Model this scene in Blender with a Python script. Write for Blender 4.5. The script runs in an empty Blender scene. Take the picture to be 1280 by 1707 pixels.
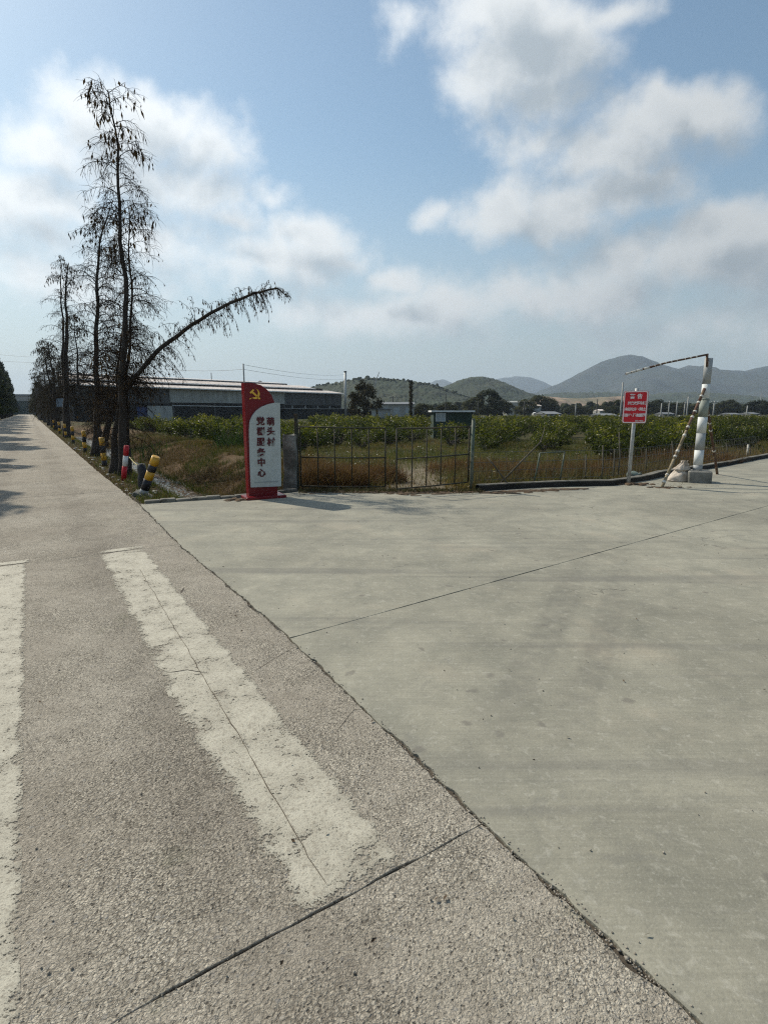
import bpy, math, random
import numpy as np
from mathutils import Vector, Matrix, Quaternion, noise as mnoise

# ------------------------------------------------------------------ camera, world, sun, exposure
SC = bpy.context.scene
COL = SC.collection
FPX, CX, CY, CAM_H = 910.0, 640.0, 853.5, 1.6          # focal length and centre in photo pixels, eye height in metres
PITCH = math.atan(168.0 / FPX)
CP, SP = math.cos(PITCH), math.sin(PITCH)
cam_d = bpy.data.cameras.new('camera')
cam = bpy.data.objects.new('camera', cam_d)
COL.objects.link(cam)
cam.location = (0, 0, CAM_H)
cam.rotation_euler = (math.pi / 2 - PITCH, 0, 0)
cam_d.sensor_fit = 'HORIZONTAL'
cam_d.sensor_width = 36.0
cam_d.lens = FPX / 1280.0 * 36.0
cam_d.clip_start = 0.05
cam_d.clip_end = 30000
SC.camera = cam

SUN_AZ, SUN_EL = math.radians(-53), math.radians(45)      # azimuth from +Y, clockwise positive
SUN_DIR = Vector((math.sin(SUN_AZ) * math.cos(SUN_EL), math.cos(SUN_AZ) * math.cos(SUN_EL), math.sin(SUN_EL)))
sun_d = bpy.data.lights.new('sun', 'SUN')
sun_d.energy = 4.6
sun_d.angle = math.radians(0.55)
sun_d.color = (1.0, 0.925, 0.79)
sun = bpy.data.objects.new('sun', sun_d)
COL.objects.link(sun)
sun.rotation_euler = (-SUN_DIR).to_track_quat('-Z', 'Y').to_euler()

SC.view_settings.view_transform = 'Standard'
SC.view_settings.look = 'None'
SC.view_settings.exposure = 0.04
SC.view_settings.gamma = 1.0
SC.view_settings.use_curve_mapping = False
SC.render.engine = 'CYCLES'
SC.cycles.use_denoising = False
SC.cycles.use_adaptive_sampling = True
SC.cycles.adaptive_threshold = 0.006
SC.cycles.max_bounces = 6
SC.cycles.diffuse_bounces = 3
SC.cycles.glossy_bounces = 2
SC.cycles.transmission_bounces = 3
SC.cycles.transparent_max_bounces = 12
SC.cycles.volume_bounces = 1
SC.cycles.sample_clamp_indirect = 4.0
SC.cycles.filter_width = 1.2


def ray(px, py):
    xc, yc = (px - CX) / FPX, -(py - CY) / FPX
    return Vector((xc, CP + SP * yc, -SP + CP * yc))


def ground_at(px, py, z=0.0):
    r = ray(px, py)
    t = (z - CAM_H) / r.z
    return Vector((r.x * t, r.y * t, z))


def at(px, py, depth):
    r = ray(px, py)
    t = depth / r.y
    return Vector((r.x * t, depth, CAM_H + r.z * t))


def on_plane(px, py, p0, nrm):
    r = ray(px, py)
    o = Vector((0, 0, CAM_H))
    return o + r * ((p0 - o).dot(nrm) / r.dot(nrm))


# ------------------------------------------------------------------ node helpers
class NT:
    def __init__(self, t):
        self.t = t

    def node(self, typ, ins=None, **kw):
        n = self.t.nodes.new(typ)
        for k, v in kw.items():
            setattr(n, k, v)
        for k, v in (ins or {}).items():
            self.put(n.inputs[k], v)
        return n

    def put(self, sock, v):
        if isinstance(v, bpy.types.NodeSocket):
            self.t.links.new(v, sock)
        elif v is not None:
            if isinstance(v, (tuple, list)) and len(v) == 3 and sock.type == 'RGBA':
                v = (*v, 1)
            sock.default_value = v

    def math(self, op, a, b=None, c=None, clamp=False):
        n = self.node('ShaderNodeMath', operation=op, use_clamp=clamp)
        self.put(n.inputs[0], a); self.put(n.inputs[1], b); self.put(n.inputs[2], c)
        return n.outputs[0]

    def vmath(self, op, a, b=None, scale=None):
        n = self.node('ShaderNodeVectorMath', operation=op)
        self.put(n.inputs[0], a)
        if b is not None: self.put(n.inputs[1], b)
        if scale is not None: self.put(n.inputs['Scale'], scale)
        return n.outputs['Value'] if op in ('LENGTH', 'DOT_PRODUCT', 'DISTANCE') else n.outputs[0]

    def mix(self, f, a, b, blend='MIX'):
        n = self.node('ShaderNodeMix', data_type='RGBA', blend_type=blend, clamp_factor=True)
        self.put(n.inputs[0], f); self.put(n.inputs[6], a); self.put(n.inputs[7], b)
        return n.outputs[2]

    def ss(self, x, lo, hi, olo=0.0, ohi=1.0):
        n = self.node('ShaderNodeMapRange', interpolation_type='SMOOTHSTEP', clamp=True)
        for i, v in enumerate((x, lo, hi, olo, ohi)):
            self.put(n.inputs[i], v)
        return n.outputs[0]

    def lin(self, x, lo, hi, olo=0.0, ohi=1.0):
        n = self.node('ShaderNodeMapRange', clamp=True)
        for i, v in enumerate((x, lo, hi, olo, ohi)):
            self.put(n.inputs[i], v)
        return n.outputs[0]

    def noise(self, vec, scale, detail=4, rough=0.55, dist=0.0, color=False):
        n = self.node('ShaderNodeTexNoise', {'Scale': scale, 'Detail': detail, 'Roughness': rough, 'Distortion': dist})
        if vec is not None: self.put(n.inputs['Vector'], vec)
        return n.outputs['Color' if color else 'Fac']

    def voro(self, vec, scale, feature='F1', rand=1.0):
        n = self.node('ShaderNodeTexVoronoi', {'Scale': scale, 'Randomness': rand}, feature=feature)
        self.put(n.inputs['Vector'], vec)
        return n

    def map(self, vec, scale=(1, 1, 1), rot=(0, 0, 0), loc=(0, 0, 0)):
        n = self.node('ShaderNodeMapping', {'Scale': scale, 'Rotation': rot, 'Location': loc})
        self.put(n.inputs['Vector'], vec)
        return n.outputs[0]

    def bump(self, h, strength, dist, normal=None):
        n = self.node('ShaderNodeBump', {'Strength': strength, 'Distance': dist, 'Height': h})
        if normal is not None: self.put(n.inputs['Normal'], normal)
        return n.outputs[0]


# ------------------------------------------------------------------ sky: daylight plus cumulus, all by direction
def dir_of(px, py):
    r = ray(px, py).normalized()
    return math.atan2(r.x, r.y), math.asin(r.z)


CLOUDS = [  # photo pixel centre, half width, half height, weight
    (55, 262, 95, 62, 1.0), (165, 225, 90, 62, .95), (272, 192, 95, 52, 1.0), (335, 245, 70, 70, 1.0), (205, 295, 130, 70, .95),
    (60, 345, 120, 60, .85), (330, 330, 90, 50, .85), (395, 372, 45, 24, .8), (250, 400, 130, 55, .6), (70, 400, 60, 34, .7),
    (518, 388, 62, 42, 1.1), (455, 428, 95, 38, .95), (560, 425, 60, 32, .7), (640, 463, 42, 20, .85), (455, 320, 40, 20, .5),
    (385, 450, 120, 40, .6), (840, 25, 105, 80, 1.15), (830, 120, 90, 85, 1.05), (935, 75, 75, 85, 1.0), (905, 165, 90, 60, .8),
    (690, 15, 30, 50, .4), (1035, 12, 60, 30, .65), (978, 72, 25, 18, .9), (1110, 205, 95, 48, 1.05), (1035, 255, 110, 48, .95), (1185, 210, 55, 40, .6),
    (900, 250, 90, 45, .7), (845, 368, 85, 36, 1.05), (940, 340, 120, 50, 1.0), (1040, 315, 100, 50, .9), (1190, 375, 70, 52, .95),
    (1060, 425, 85, 45, 1.0), (1150, 430, 110, 55, 1.0), (1265, 415, 85, 75, 1.1), (880, 490, 110, 36, .75), (1020, 480, 150, 50, .75),
    (770, 500, 140, 36, .55), (716, 355, 22, 14, .45), (1130, 540, 200, 36, .45), (660, 530, 180, 36, .6), (110, 480, 130, 40, .55),
]


def make_world():
    w = bpy.data.worlds.new('World')
    SC.world = w
    w.use_nodes = True
    w.node_tree.nodes.clear()
    # density of cloud in a direction
    g = bpy.data.node_groups.new('cloud_density', 'ShaderNodeTree')
    g.interface.new_socket('Direction', in_out='INPUT', socket_type='NodeSocketVector')
    g.interface.new_socket('Density', in_out='OUTPUT', socket_type='NodeSocketFloat')
    q = NT(g)
    gi, go = q.node('NodeGroupInput'), q.node('NodeGroupOutput')
    d0 = gi.outputs[0]
    wv = q.vmath('SUBTRACT', q.noise(d0, 5.5, 3, .6, color=True), (.5, .5, .5))
    d = q.vmath('ADD', d0, q.vmath('SCALE', wv, scale=.11))
    sep = q.node('ShaderNodeSeparateXYZ', {0: d})
    az = q.math('ARCTAN2', sep.outputs[0], sep.outputs[1])
    el = q.math('ARCSINE', q.math('MAXIMUM', q.math('MINIMUM', sep.outputs[2], .999), -.999))
    acc = None
    for (px, py, rx, ry, wt) in CLOUDS:
        a0, e0 = dir_of(px, py)
        a1, _ = dir_of(px + rx, py); a2, _ = dir_of(px - rx, py)
        _, e1 = dir_of(px, py - ry); _, e2 = dir_of(px, py + ry)
        ra, re = abs(a1 - a2) / 2 * 1.42, abs(e1 - e2) / 2 * 1.42
        x = q.math('MULTIPLY', q.math('SUBTRACT', az, a0), 1 / ra)
        y = q.math('MULTIPLY', q.math('SUBTRACT', el, e0), 1 / re)
        rr = q.math('ADD', q.math('MULTIPLY', x, x), q.math('MULTIPLY', y, y))
        b = q.math('MULTIPLY', q.math('SUBTRACT', 1.0, q.math('SQRT', rr)), wt)
        acc = b if acc is None else q.math('SMOOTH_MAX', acc, b, .25)
    # unseen sky round the frame: cumulus thinned to weaken its fill light
    outside = q.math('MAXIMUM', q.ss(q.math('ABSOLUTE', az), .62, .80), q.ss(el, .55, .70))
    gen = q.math('MULTIPLY', q.math('SUBTRACT', q.noise(q.map(d0, scale=(1, 1, 1.6)), 3.2, 2, .5), .54), 5.0)
    gen = q.math('SUBTRACT', gen, q.math('MULTIPLY', q.math('SUBTRACT', 1.0, outside), 4.0))
    acc = q.math('MAXIMUM', acc, gen)
    fb = q.math('SUBTRACT', q.noise(d0, 9.0, 9, .60), .5)
    fb2 = q.math('SUBTRACT', q.noise(d0, 26.0, 7, .6), .5)
    den = q.math('ADD', acc, q.math('ADD', q.math('MULTIPLY', fb, 1.5), q.math('MULTIPLY', fb2, .55)))
    g.links.new(den, go.inputs[0])

    q = NT(w.node_tree)
    tc = q.node('ShaderNodeTexCoord')
    D = q.vmath('NORMALIZE', tc.outputs['Generated'])
    sky = q.node('ShaderNodeTexSky', sky_type='NISHITA', sun_disc=False, sun_elevation=SUN_EL, sun_rotation=SUN_AZ,
                 altitude=50.0, air_density=1.2, dust_density=.9, ozone_density=2.6)
    c1 = q.node('ShaderNodeGroup', node_tree=g); q.put(c1.inputs[0], D)
    c2 = q.node('ShaderNodeGroup', node_tree=g)
    toward = q.vmath('ADD', D, tuple((SUN_DIR * .055 + Vector((0, 0, .02)))[:]))
    q.put(c2.inputs[0], q.vmath('NORMALIZE', toward))
    den, den2 = c1.outputs[0], c2.outputs[0]
    z = q.node('ShaderNodeSeparateXYZ', {0: D}).outputs[2]
    alpha = q.ss(den, -.14, .72)
    alpha = q.math('MULTIPLY', alpha, q.lin(z, .0, .10, .25, .93))
    lit = q.ss(den2, .05, 1.0, 1.0, 0.0)
    thick = q.ss(den, .0, 1.3)
    sund = q.vmath('DOT_PRODUCT', D, tuple(SUN_DIR[:]))
    glow = q.ss(sund, .2, 1.0, .74, 1.30)  # cloud and veil dimmed away from the sun to cut the fill
    bright = q.vmath('SCALE', (8.7, 8.9, 8.85), scale=glow)
    grey = q.vmath('SCALE', (4.2, 4.75, 5.15), scale=glow)
    f = q.math('MULTIPLY', lit, q.math('SUBTRACT', 1.0, q.math('MULTIPLY', thick, .35)))
    ccol = q.mix(f, grey, bright)
    veil = q.ss(z, -.02, .42, .78, .0)                      # milky air towards the horizon
    skyc = q.mix(veil, q.mix(1.0, sky.outputs[0], (1.13, 1.19, 1.08), 'MULTIPLY'), q.vmath('SCALE', (4.9, 5.35, 5.6), scale=glow))
    col = q.mix(alpha, skyc, ccol)
    bg = q.node('ShaderNodeBackground', {'Color': col, 'Strength': 0.106})
    out = q.node('ShaderNodeOutputWorld')
    w.node_tree.links.new(bg.outputs[0], out.inputs['Surface'])
    w.cycles.sampling_method = 'MANUAL'
    w.cycles.sample_map_resolution = 512


make_world()

# ------------------------------------------------------------------ materials
MATS = {}


def new_mat(name):
    m = bpy.data.materials.new(name)
    m.use_nodes = True
    t = m.node_tree
    t.nodes.clear()
    q = NT(t)
    out = q.node('ShaderNodeOutputMaterial')
    b = q.node('ShaderNodeBsdfPrincipled')
    t.links.new(b.outputs[0], out.inputs[0])
    MATS[name] = m
    return q, b, out


def plain(name, col, rough=.7, var=.25, scale=6.0, bump=0.0, bscale=40.0, metal=0.0, dirt=None, dirt_amt=.5, spec=.3, stretch=(1, 1, 1)):
    q, b, _ = new_mat(name)
    tc = q.node('ShaderNodeTexCoord')
    v = q.map(tc.outputs['Object'], scale=stretch)
    n = q.noise(v, scale, 6, .62)
    lo = tuple(c * (1 - var) for c in col); hi = tuple(min(1, c * (1 + var)) for c in col)
    c = q.mix(q.lin(n, .3, .7), lo, hi)
    if dirt is not None:
        n2 = q.noise(v, scale * .45, 7, .68)
        c = q.mix(q.math('MULTIPLY', q.ss(n2, .46, .62), dirt_amt), c, dirt)
    q.put(b.inputs['Base Color'], c)
    q.put(b.inputs['Roughness'], q.lin(n, .3, .7, max(0, rough - .1), min(1, rough + .1)))
    b.inputs['Metallic'].default_value = metal
    b.inputs['Specular IOR Level'].default_value = spec
    if bump:
        q.put(b.inputs['Normal'], q.bump(q.noise(v, bscale, 5, .6), .6, bump))
    return MATS[name]


def foliage_mat(name, transl=.4, rough=.55, spec=.25):
    q, b, out = new_mat(name)
    a = q.node('ShaderNodeVertexColor', layer_name='tint')
    tc = q.node('ShaderNodeTexCoord')
    n = q.noise(tc.outputs['Object'], 7.0, 3)
    c = q.mix(1.0, a.outputs['Color'], q.mix(n, (.7, .7, .7), (1.25, 1.25, 1.25)), 'MULTIPLY')
    oi = q.node('ShaderNodeObjectInfo').outputs['Random']
    c = q.mix(1.0, c, q.mix(oi, (.60, .64, .62), (1.45, 1.25, 1.0)), 'MULTIPLY')
    q.put(b.inputs['Base Color'], c)
    b.inputs['Roughness'].default_value = rough
    b.inputs['Specular IOR Level'].default_value = spec
    tr = q.node('ShaderNodeBsdfTranslucent')
    q.put(tr.inputs['Color'], q.mix(1.0, c, (1.15, 1.2, .7), 'MULTIPLY'))
    mx = q.node('ShaderNodeMixShader', {0: transl})
    q.t.links.new(b.outputs[0], mx.inputs[1]); q.t.links.new(tr.outputs[0], mx.inputs[2])
    q.t.links.new(mx.outputs[0], out.inputs[0])
    return MATS[name]


TH = math.radians(32.6)
U = Vector((-math.sin(TH), math.cos(TH), 0))      # along the road, away from the camera
V = Vector((math.cos(TH), math.sin(TH), 0))       # across the road, to the right


def RF(s, v, z=0.0):
    return Vector((U.x * s + V.x * v, U.y * s + V.y * v, z))


def road_sv(x, y):
    return U.x * x + U.y * y, V.x * x + V.y * y


def make_road_mats():
    # exposed aggregate concrete of the old road
    q, b, _ = new_mat('road_concrete')
    tc = q.node('ShaderNodeTexCoord'); P = tc.outputs['Object']
    wob = q.vmath('ADD', P, q.vmath('SCALE', q.noise(P, 55, 3, .6, color=True), scale=.020))
    v1 = q.voro(wob, 112); v2 = q.voro(q.vmath('ADD', wob, (3.1, 7.7, 0)), 205); v3 = q.voro(wob, 44); v4 = q.voro(q.vmath('ADD', wob, (9.3, 1.7, 0)), 74)
    worn = q.ss(q.noise(P, 1.6, 5, .6), .36, .62)            # how far the skin is worn off the stones
    big = q.noise(P, .8, 6, .62); mid = q.noise(P, 6.0, 7, .68); fine = q.noise(P, 210, 4, .75)
    base = q.mix(q.lin(big, .32, .68), (.328, .293, .242), (.462, .427, .362))
    base = q.mix(q.lin(mid, .3, .72), q.mix(1.0, base, (.76, .75, .73), 'MULTIPLY'), q.mix(1.0, base, (1.08, 1.08, 1.07), 'MULTIPLY'))
    def tone(vn, lo, hi):
        return q.mix(vn.outputs['Color'], lo, hi)
    base = q.mix(q.lin(worn, 0, 1, .35, .95), base, q.mix(1.0, base, tone(v1, (.46, .45, .44), (1.50, 1.49, 1.46)), 'MULTIPLY'))
    base = q.mix(.6, base, q.mix(1.0, base, tone(v2, (.58, .57, .56), (1.40, 1.40, 1.39)), 'MULTIPLY'))
    crev = q.math('MULTIPLY', q.ss(v1.outputs['Distance'], .50, .80), q.lin(worn, 0, 1, .25, .8))
    base = q.mix(crev, base, (.105, .090, .070))
    hole = q.math('MULTIPLY', q.ss(v4.outputs['Distance'], .36, .20), q.math('GREATER_THAN', q.node('ShaderNodeSeparateColor', {0: v4.outputs['Color']}).outputs[0], .70))
    base = q.mix(q.math('MULTIPLY', hole, .75), base, (.070, .060, .048))
    stone = q.math('MULTIPLY', q.ss(v3.outputs['Distance'], .34, .26), q.math('GREATER_THAN', q.node('ShaderNodeSeparateColor', {0: v3.outputs['Color']}).outputs[1], .80))
    base = q.mix(q.math('MULTIPLY', stone, .7), base, q.mix(q.node('ShaderNodeSeparateColor', {0: v3.outputs['Color']}).outputs[2], (.15, .135, .115), (.40, .38, .34)))
    base = q.mix(q.ss(fine, .56, .70, 0, .65), base, (.12, .105, .085))
    base = q.mix(q.ss(fine, .44, .30, 0, .4), base, (.56, .53, .47))
    base = q.mix(q.ss(q.noise(P, 2.1, 6, .7), .58, .72, 0, .30), base, (.17, .175, .105))
    base = q.mix(q.ss(q.noise(P, .55, 5, .6, .8), .56, .70, 0, .35), base, (.20, .175, .150))
    tr = q.vmath('DOT_PRODUCT', P, tuple(V[:]))
    trk = q.math('ABSOLUTE', q.math('SUBTRACT', q.math('ABSOLUTE', q.math('ADD', tr, .12)), .62))
    base = q.mix(q.math('MULTIPLY', q.ss(trk, .34, .08), q.lin(q.noise(P, 1.3, 5, .6), .35, .65, .15, .75)), base, q.mix(1.0, base, (.72, .71, .71), 'MULTIPLY'))
    q.put(b.inputs['Base Color'], base)
    b.inputs['Roughness'].default_value = .88
    b.inputs['Specular IOR Level'].default_value = .2
    h = q.math('MULTIPLY', q.ss(v1.outputs['Distance'], .85, .25), q.lin(worn, 0, 1, .45, 1.0))
    h = q.math('ADD', h, q.math('MULTIPLY', q.ss(v2.outputs['Distance'], .9, .2), .45))
    h = q.math('ADD', h, q.math('MULTIPLY', fine, .45))
    h = q.math('SUBTRACT', h, q.math('MULTIPLY', hole, 1.3))
    q.put(b.inputs['Normal'], q.bump(h, .95, .0045))

    # smoother trowelled concrete of the forecourt
    q, b, _ = new_mat('forecourt_concrete')
    tc = q.node('ShaderNodeTexCoord'); P = tc.outputs['Object']
    big = q.noise(P, .42, 6, .6, .6); mid = q.noise(P, 2.2, 8, .68, .4); fine = q.noise(P, 45, 6, .7); gr = q.noise(P, 95, 5, .75)
    base = q.mix(q.lin(big, .3, .7), (.270, .258, .210), (.415, .398, .325))
    base = q.mix(q.lin(mid, .30, .72, 0, .75), q.mix(1.0, base, (.62, .625, .61), 'MULTIPLY'), q.mix(1.0, base, (1.16, 1.14, 1.10), 'MULTIPLY'))
    base = q.mix(q.ss(q.noise(P, 11, 7, .72), .50, .68, 0, .42), base, (.215, .205, .170))
    base = q.mix(q.ss(q.noise(P, 17, 6, .7, .5), .54, .66, 0, .30), base, (.50, .48, .41))
    base = q.mix(q.ss(q.noise(P, .9, 5, .6), .54, .70, 0, .5), base, (.39, .345, .265))          # sandy dust
    base = q.mix(q.ss(fine, .55, .74, 0, .45), base, (.15, .145, .125))
    base = q.mix(q.ss(gr, .52, .74, 0, .55), base, (.17, .162, .138))
    base = q.mix(q.ss(gr, .46, .28, 0, .40), base, (.52, .51, .45))
    brm = q.noise(q.map(P, rot=(0, 0, math.radians(-37)), scale=(2.2, 70, 1)), 1.0, 4, .6)
    base = q.mix(q.lin(brm, .35, .65, 0, .5), q.mix(1.0, base, (.86, .86, .855), 'MULTIPLY'), q.mix(1.0, base, (1.06, 1.06, 1.055), 'MULTIPLY'))
    wv = q.vmath('ADD', P, q.vmath('SCALE', q.noise(P, 2.5, 5, .65, color=True), scale=.55))
    ck = q.voro(wv, .55, 'DISTANCE_TO_EDGE')
    base = q.mix(q.math('MULTIPLY', q.ss(ck.outputs['Distance'], .0045, .0015), q.ss(q.noise(P, .7, 3), .55, .62, 0, .8)), base, (.07, .065, .055))
    base = q.mix(q.ss(fine, .42, .28, 0, .25), base, (.45, .44, .39))
    # tyre streaks: long narrow smears in a few driving directions
    for ang, sc, lo, amt in ((-38, 1.0, .56, .46), (-62, .8, .57, .42), (8, .9, .58, .34)):
        sv = q.map(P, rot=(0, 0, math.radians(ang)), scale=(.10 * sc, 2.1 * sc, 1), loc=(ang, 3.1, 0))
        st = q.ss(q.noise(sv, 1.3, 4, .55), lo, lo + .13, 0, amt)
        base = q.mix(st, base, (.135, .130, .115))
    for (ax, ay), (bx, by), wd in (((.55, 2.55), (2.0, 5.2), .16), ((.95, 2.55), (2.5, 5.3), .13), ((3.4, 4.0), (9.5, 7.4), .15)):
        dx, dy = bx - ax, by - ay; L = math.hypot(dx, dy); dx, dy = dx / L, dy / L
        r = q.vmath('SUBTRACT', P, (ax, ay, 0))
        al = q.vmath('DOT_PRODUCT', r, (dx, dy, 0)); ac = q.vmath('DOT_PRODUCT', r, (-dy, dx, 0))
        ac = q.math('SUBTRACT', ac, q.math('MULTIPLY', q.math('MULTIPLY', al, al), .012))
        band = q.math('MULTIPLY', q.ss(q.math('ABSOLUTE', ac), wd * .45, wd, 1, 0), q.math('MULTIPLY', q.ss(al, -.6, .8), q.ss(al, L - 1.0, L + 1.2, 1, 0)))
        band = q.math('MULTIPLY', band, q.lin(q.noise(P, 9, 4), .35, .65, .08, .42))
        base = q.mix(band, base, (.12, .115, .10))
    spots = q.voro(q.vmath('ADD', P, q.vmath('SCALE', q.noise(P, 12, 3, color=True), scale=.12)), 3.1)
    base = q.mix(q.ss(spots.outputs['Distance'], .12, .05, 0, .6), base, (.14, .128, .11))
    base = q.mix(q.ss(q.noise(P, 1.7, 8, .72, 1.5), .595, .66, 0, .35), base, (.165, .160, .140))
    q.put(b.inputs['Base Color'], base)
    q.put(b.inputs['Roughness'], q.lin(mid, .3, .7, .72, .9))
    b.inputs['Specular IOR Level'].default_value = .25
    h = q.math('ADD', q.math('MULTIPLY', fine, .6), q.math('MULTIPLY', gr, .4))
    q.put(b.inputs['Normal'], q.bump(h, .7, .0045, q.bump(mid, .3, .02)))

    # worn cream road paint: chipped through at the edges and in patches
    q, b, out = new_mat('worn_road_paint')
    tc = q.node('ShaderNodeTexCoord'); P = tc.outputs['Object']
    uv = q.node('ShaderNodeUVMap', uv_map='edge').outputs[0]
    sep = q.node('ShaderNodeSeparateXYZ', {0: uv})
    e = sep.outputs[0]                                   # distance from the outline, metres
    big = q.noise(P, 5.0, 7, .68); mid = q.noise(P, 40, 6, .72); fine = q.noise(P, 130, 4, .7)
    v1 = q.voro(P, 62)
    base = q.mix(q.lin(big, .3, .7), (.38, .352, .278), (.53, .498, .402))
    base = q.mix(q.ss(mid, .47, .66, 0, .85), base, (.27, .242, .187))
    base = q.mix(q.ss(fine, .53, .68, 0, .8), base, (.15, .132, .105))
    base = q.mix(q.ss(v1.outputs['Distance'], .16, .06, 0, .55), base, (.16, .14, .115))
    q.put(b.inputs['Base Color'], base)
    b.inputs['Roughness'].default_value = .75
    h = q.math('ADD', mid, q.math('MULTIPLY', fine, .6))
    q.put(b.inputs['Normal'], q.bump(h, .8, .006))
    wear = q.math('ADD', q.math('MULTIPLY', q.math('SUBTRACT', big, .5), 1.25), q.math('ADD', q.math('MULTIPLY', q.math('SUBTRACT', mid, .5), .9), q.math('MULTIPLY', q.math('SUBTRACT', fine, .5), .8)))
    hold = q.math('ADD', q.math('MINIMUM', q.math('MULTIPLY', e, 4.6), .31), q.math('SUBTRACT', wear, .08))
    alpha = q.math('MULTIPLY', q.ss(hold, -.03, .12), .93)
    tr = q.node('ShaderNodeBsdfTransparent')
    mx = q.node('ShaderNodeMixShader', {0: alpha})
    q.t.links.new(tr.outputs[0], mx.inputs[1]); q.t.links.new(b.outputs[0], mx.inputs[2]); q.t.links.new(mx.outputs[0], out.inputs[0])

    # field, bank and verge soil: colour of each kind of ground is stored on the sheet, grain comes from noise
    q, b, _ = new_mat('field_soil')
    tc = q.node('ShaderNodeTexCoord'); P = tc.outputs['Object']
    a = q.node('ShaderNodeVertexColor', layer_name='tint').outputs['Color']
    n1 = q.noise(P, .7, 6, .65); n2 = q.noise(P, 6.0, 6, .7); n3 = q.noise(P, 40.0, 4, .7); n4 = q.noise(P, .03, 6, .6)
    c = q.mix(q.lin(n2, .3, .7), q.mix(1.0, a, (.55, .55, .55), 'MULTIPLY'), q.mix(1.0, a, (1.35, 1.3, 1.2), 'MULTIPLY'))
    c = q.mix(q.ss(n1, .45, .62, 0, .35), c, (.115, .085, .048))
    c = q.mix(q.ss(n4, .45, .6, 0, .3), c, (.05, .07, .025))
    c = q.mix(q.ss(n3, .55, .75, 0, .5), c, (.04, .035, .022))
    q.put(b.inputs['Base Color'], c)
    b.inputs['Roughness'].default_value = .95
    b.inputs['Specular IOR Level'].default_value = .1
    q.put(b.inputs['Normal'], q.bump(q.math('ADD', n2, q.math('MULTIPLY', n3, .5)), .9, .07))

    # ditch water, brown and still, with floating scum
    q, b, _ = new_mat('ditch_water')
    tc = q.node('ShaderNodeTexCoord'); P = tc.outputs['Object']
    n = q.noise(P, 3.0, 6, .7)
    q.put(b.inputs['Base Color'], q.mix(q.ss(n, .48, .58), (.045, .042, .033), (.20, .18, .15)))
    q.put(b.inputs['Roughness'], q.ss(n, .46, .60, .05, .6))
    b.inputs['IOR'].default_value = 1.33
    q.put(b.inputs['Normal'], q.bump(q.noise(P, 14, 4), .25, .02))


make_road_mats()
plain('joint_dirt', (.075, .062, .047), .95, .4, 60, .006, 150)
plain('bark', (.040, .032, .026), .95, .35, 9, .02, 24, stretch=(1, 1, .25), dirt=(.085, .078, .068), dirt_amt=.5)
plain('bark_pale', (.10, .09, .078), .95, .35, 9, .02, 30, stretch=(1, 1, .3))
foliage_mat('dry_leaf', .25, .8, .1)
foliage_mat('green_leaf', .5, .42, .35)
foliage_mat('grass_blade', .35, .7, .15)
foliage_mat('far_leaf', .25, .8, .1)
plain('sign_red', (.155, .003, .007), .34, .10, 5, dirt=(.13, .012, .012), dirt_amt=.35, spec=.35)
plain('sign_white', (.44, .475, .46), .42, .05, 5, dirt=(.35, .37, .34), dirt_amt=.4, spec=.4)
plain('sign_gold', (.75, .42, .04), .38, .12, 30, spec=.5)
plain('character_red', (.075, .004, .010), .5, .1, 30)
plain('sign_grey_strip', (.30, .33, .33), .6, .15, 10)  # grey strip across the lower part of the white panel
plain('warning_red', (.56, .008, .018), .42, .08, 8, spec=.45)
plain('warning_white', (.82, .74, .72), .5, .06, 20)
plain('galvanised', (.40, .41, .40), .5, .2, 14, metal=.35, dirt=(.24, .23, .2), dirt_amt=.5)
plain('pole_white', (.66, .68, .66), .6, .12, 8, dirt=(.34, .33, .29), dirt_amt=.3, stretch=(1, 1, .4))
plain('pole_grey', (.36, .375, .37), .6, .15, 10, dirt=(.17, .16, .14), dirt_amt=.3, stretch=(1, 1, .4))
plain('pole_green_grey', (.255, .285, .25), .6, .15, 10, dirt=(.14, .15, .11), dirt_amt=.3, stretch=(1, 1, .4))
plain('rusty_pipe', (.10, .055, .038), .85, .4, 18, .004, 60, dirt=(.20, .16, .10), dirt_amt=.7)
plain('peeling_tape', (.58, .56, .50), .7, .15, 25, dirt=(.3, .26, .2), dirt_amt=.5)
plain('brace_bare', (.26, .215, .135), .8, .3, 14, .003, 50, dirt=(.12, .075, .05), dirt_amt=.7)
plain('bollard_yellow', (.56, .30, .014), .42, .14, 9, dirt=(.30, .19, .05), dirt_amt=.45, spec=.5)
plain('bollard_black', (.018, .018, .022), .45, .3, 9, dirt=(.07, .065, .06), dirt_amt=.4)
plain('bollard_red', (.46, .012, .02), .5, .15, 9, dirt=(.2, .05, .04), dirt_amt=.4)
plain('bollard_white', (.70, .69, .66), .5, .12, 9, dirt=(.35, .32, .28), dirt_amt=.5)
plain('old_concrete', (.20, .195, .175), .9, .35, 4, .02, 22, dirt=(.06, .06, .05), dirt_amt=.75)
plain('kerb_shaded_face', (.034, .031, .027), .95, .4, 4, .02, 18, dirt=(.016, .016, .012), dirt_amt=.8)  # concrete face painted darker than the cap to stand in for its shade
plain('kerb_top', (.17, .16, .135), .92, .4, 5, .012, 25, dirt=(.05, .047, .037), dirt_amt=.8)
plain('gate_iron', (.042, .044, .032), .75, .35, 20, dirt=(.10, .06, .032), dirt_amt=.6)
plain('green_post', (.075, .10, .075), .6, .3, 12, dirt=(.20, .19, .15), dirt_amt=.5)
plain('fence_wood', (.085, .078, .058), .9, .3, 12, dirt=(.16, .14, .11), dirt_amt=.5)
plain('wire', (.10, .10, .095), .6, .2, 20)
plain('woven_sack', (.50, .44, .37), .85, .2, 9, .012, 40, dirt=(.24, .19, .14), dirt_amt=.7)
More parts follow.
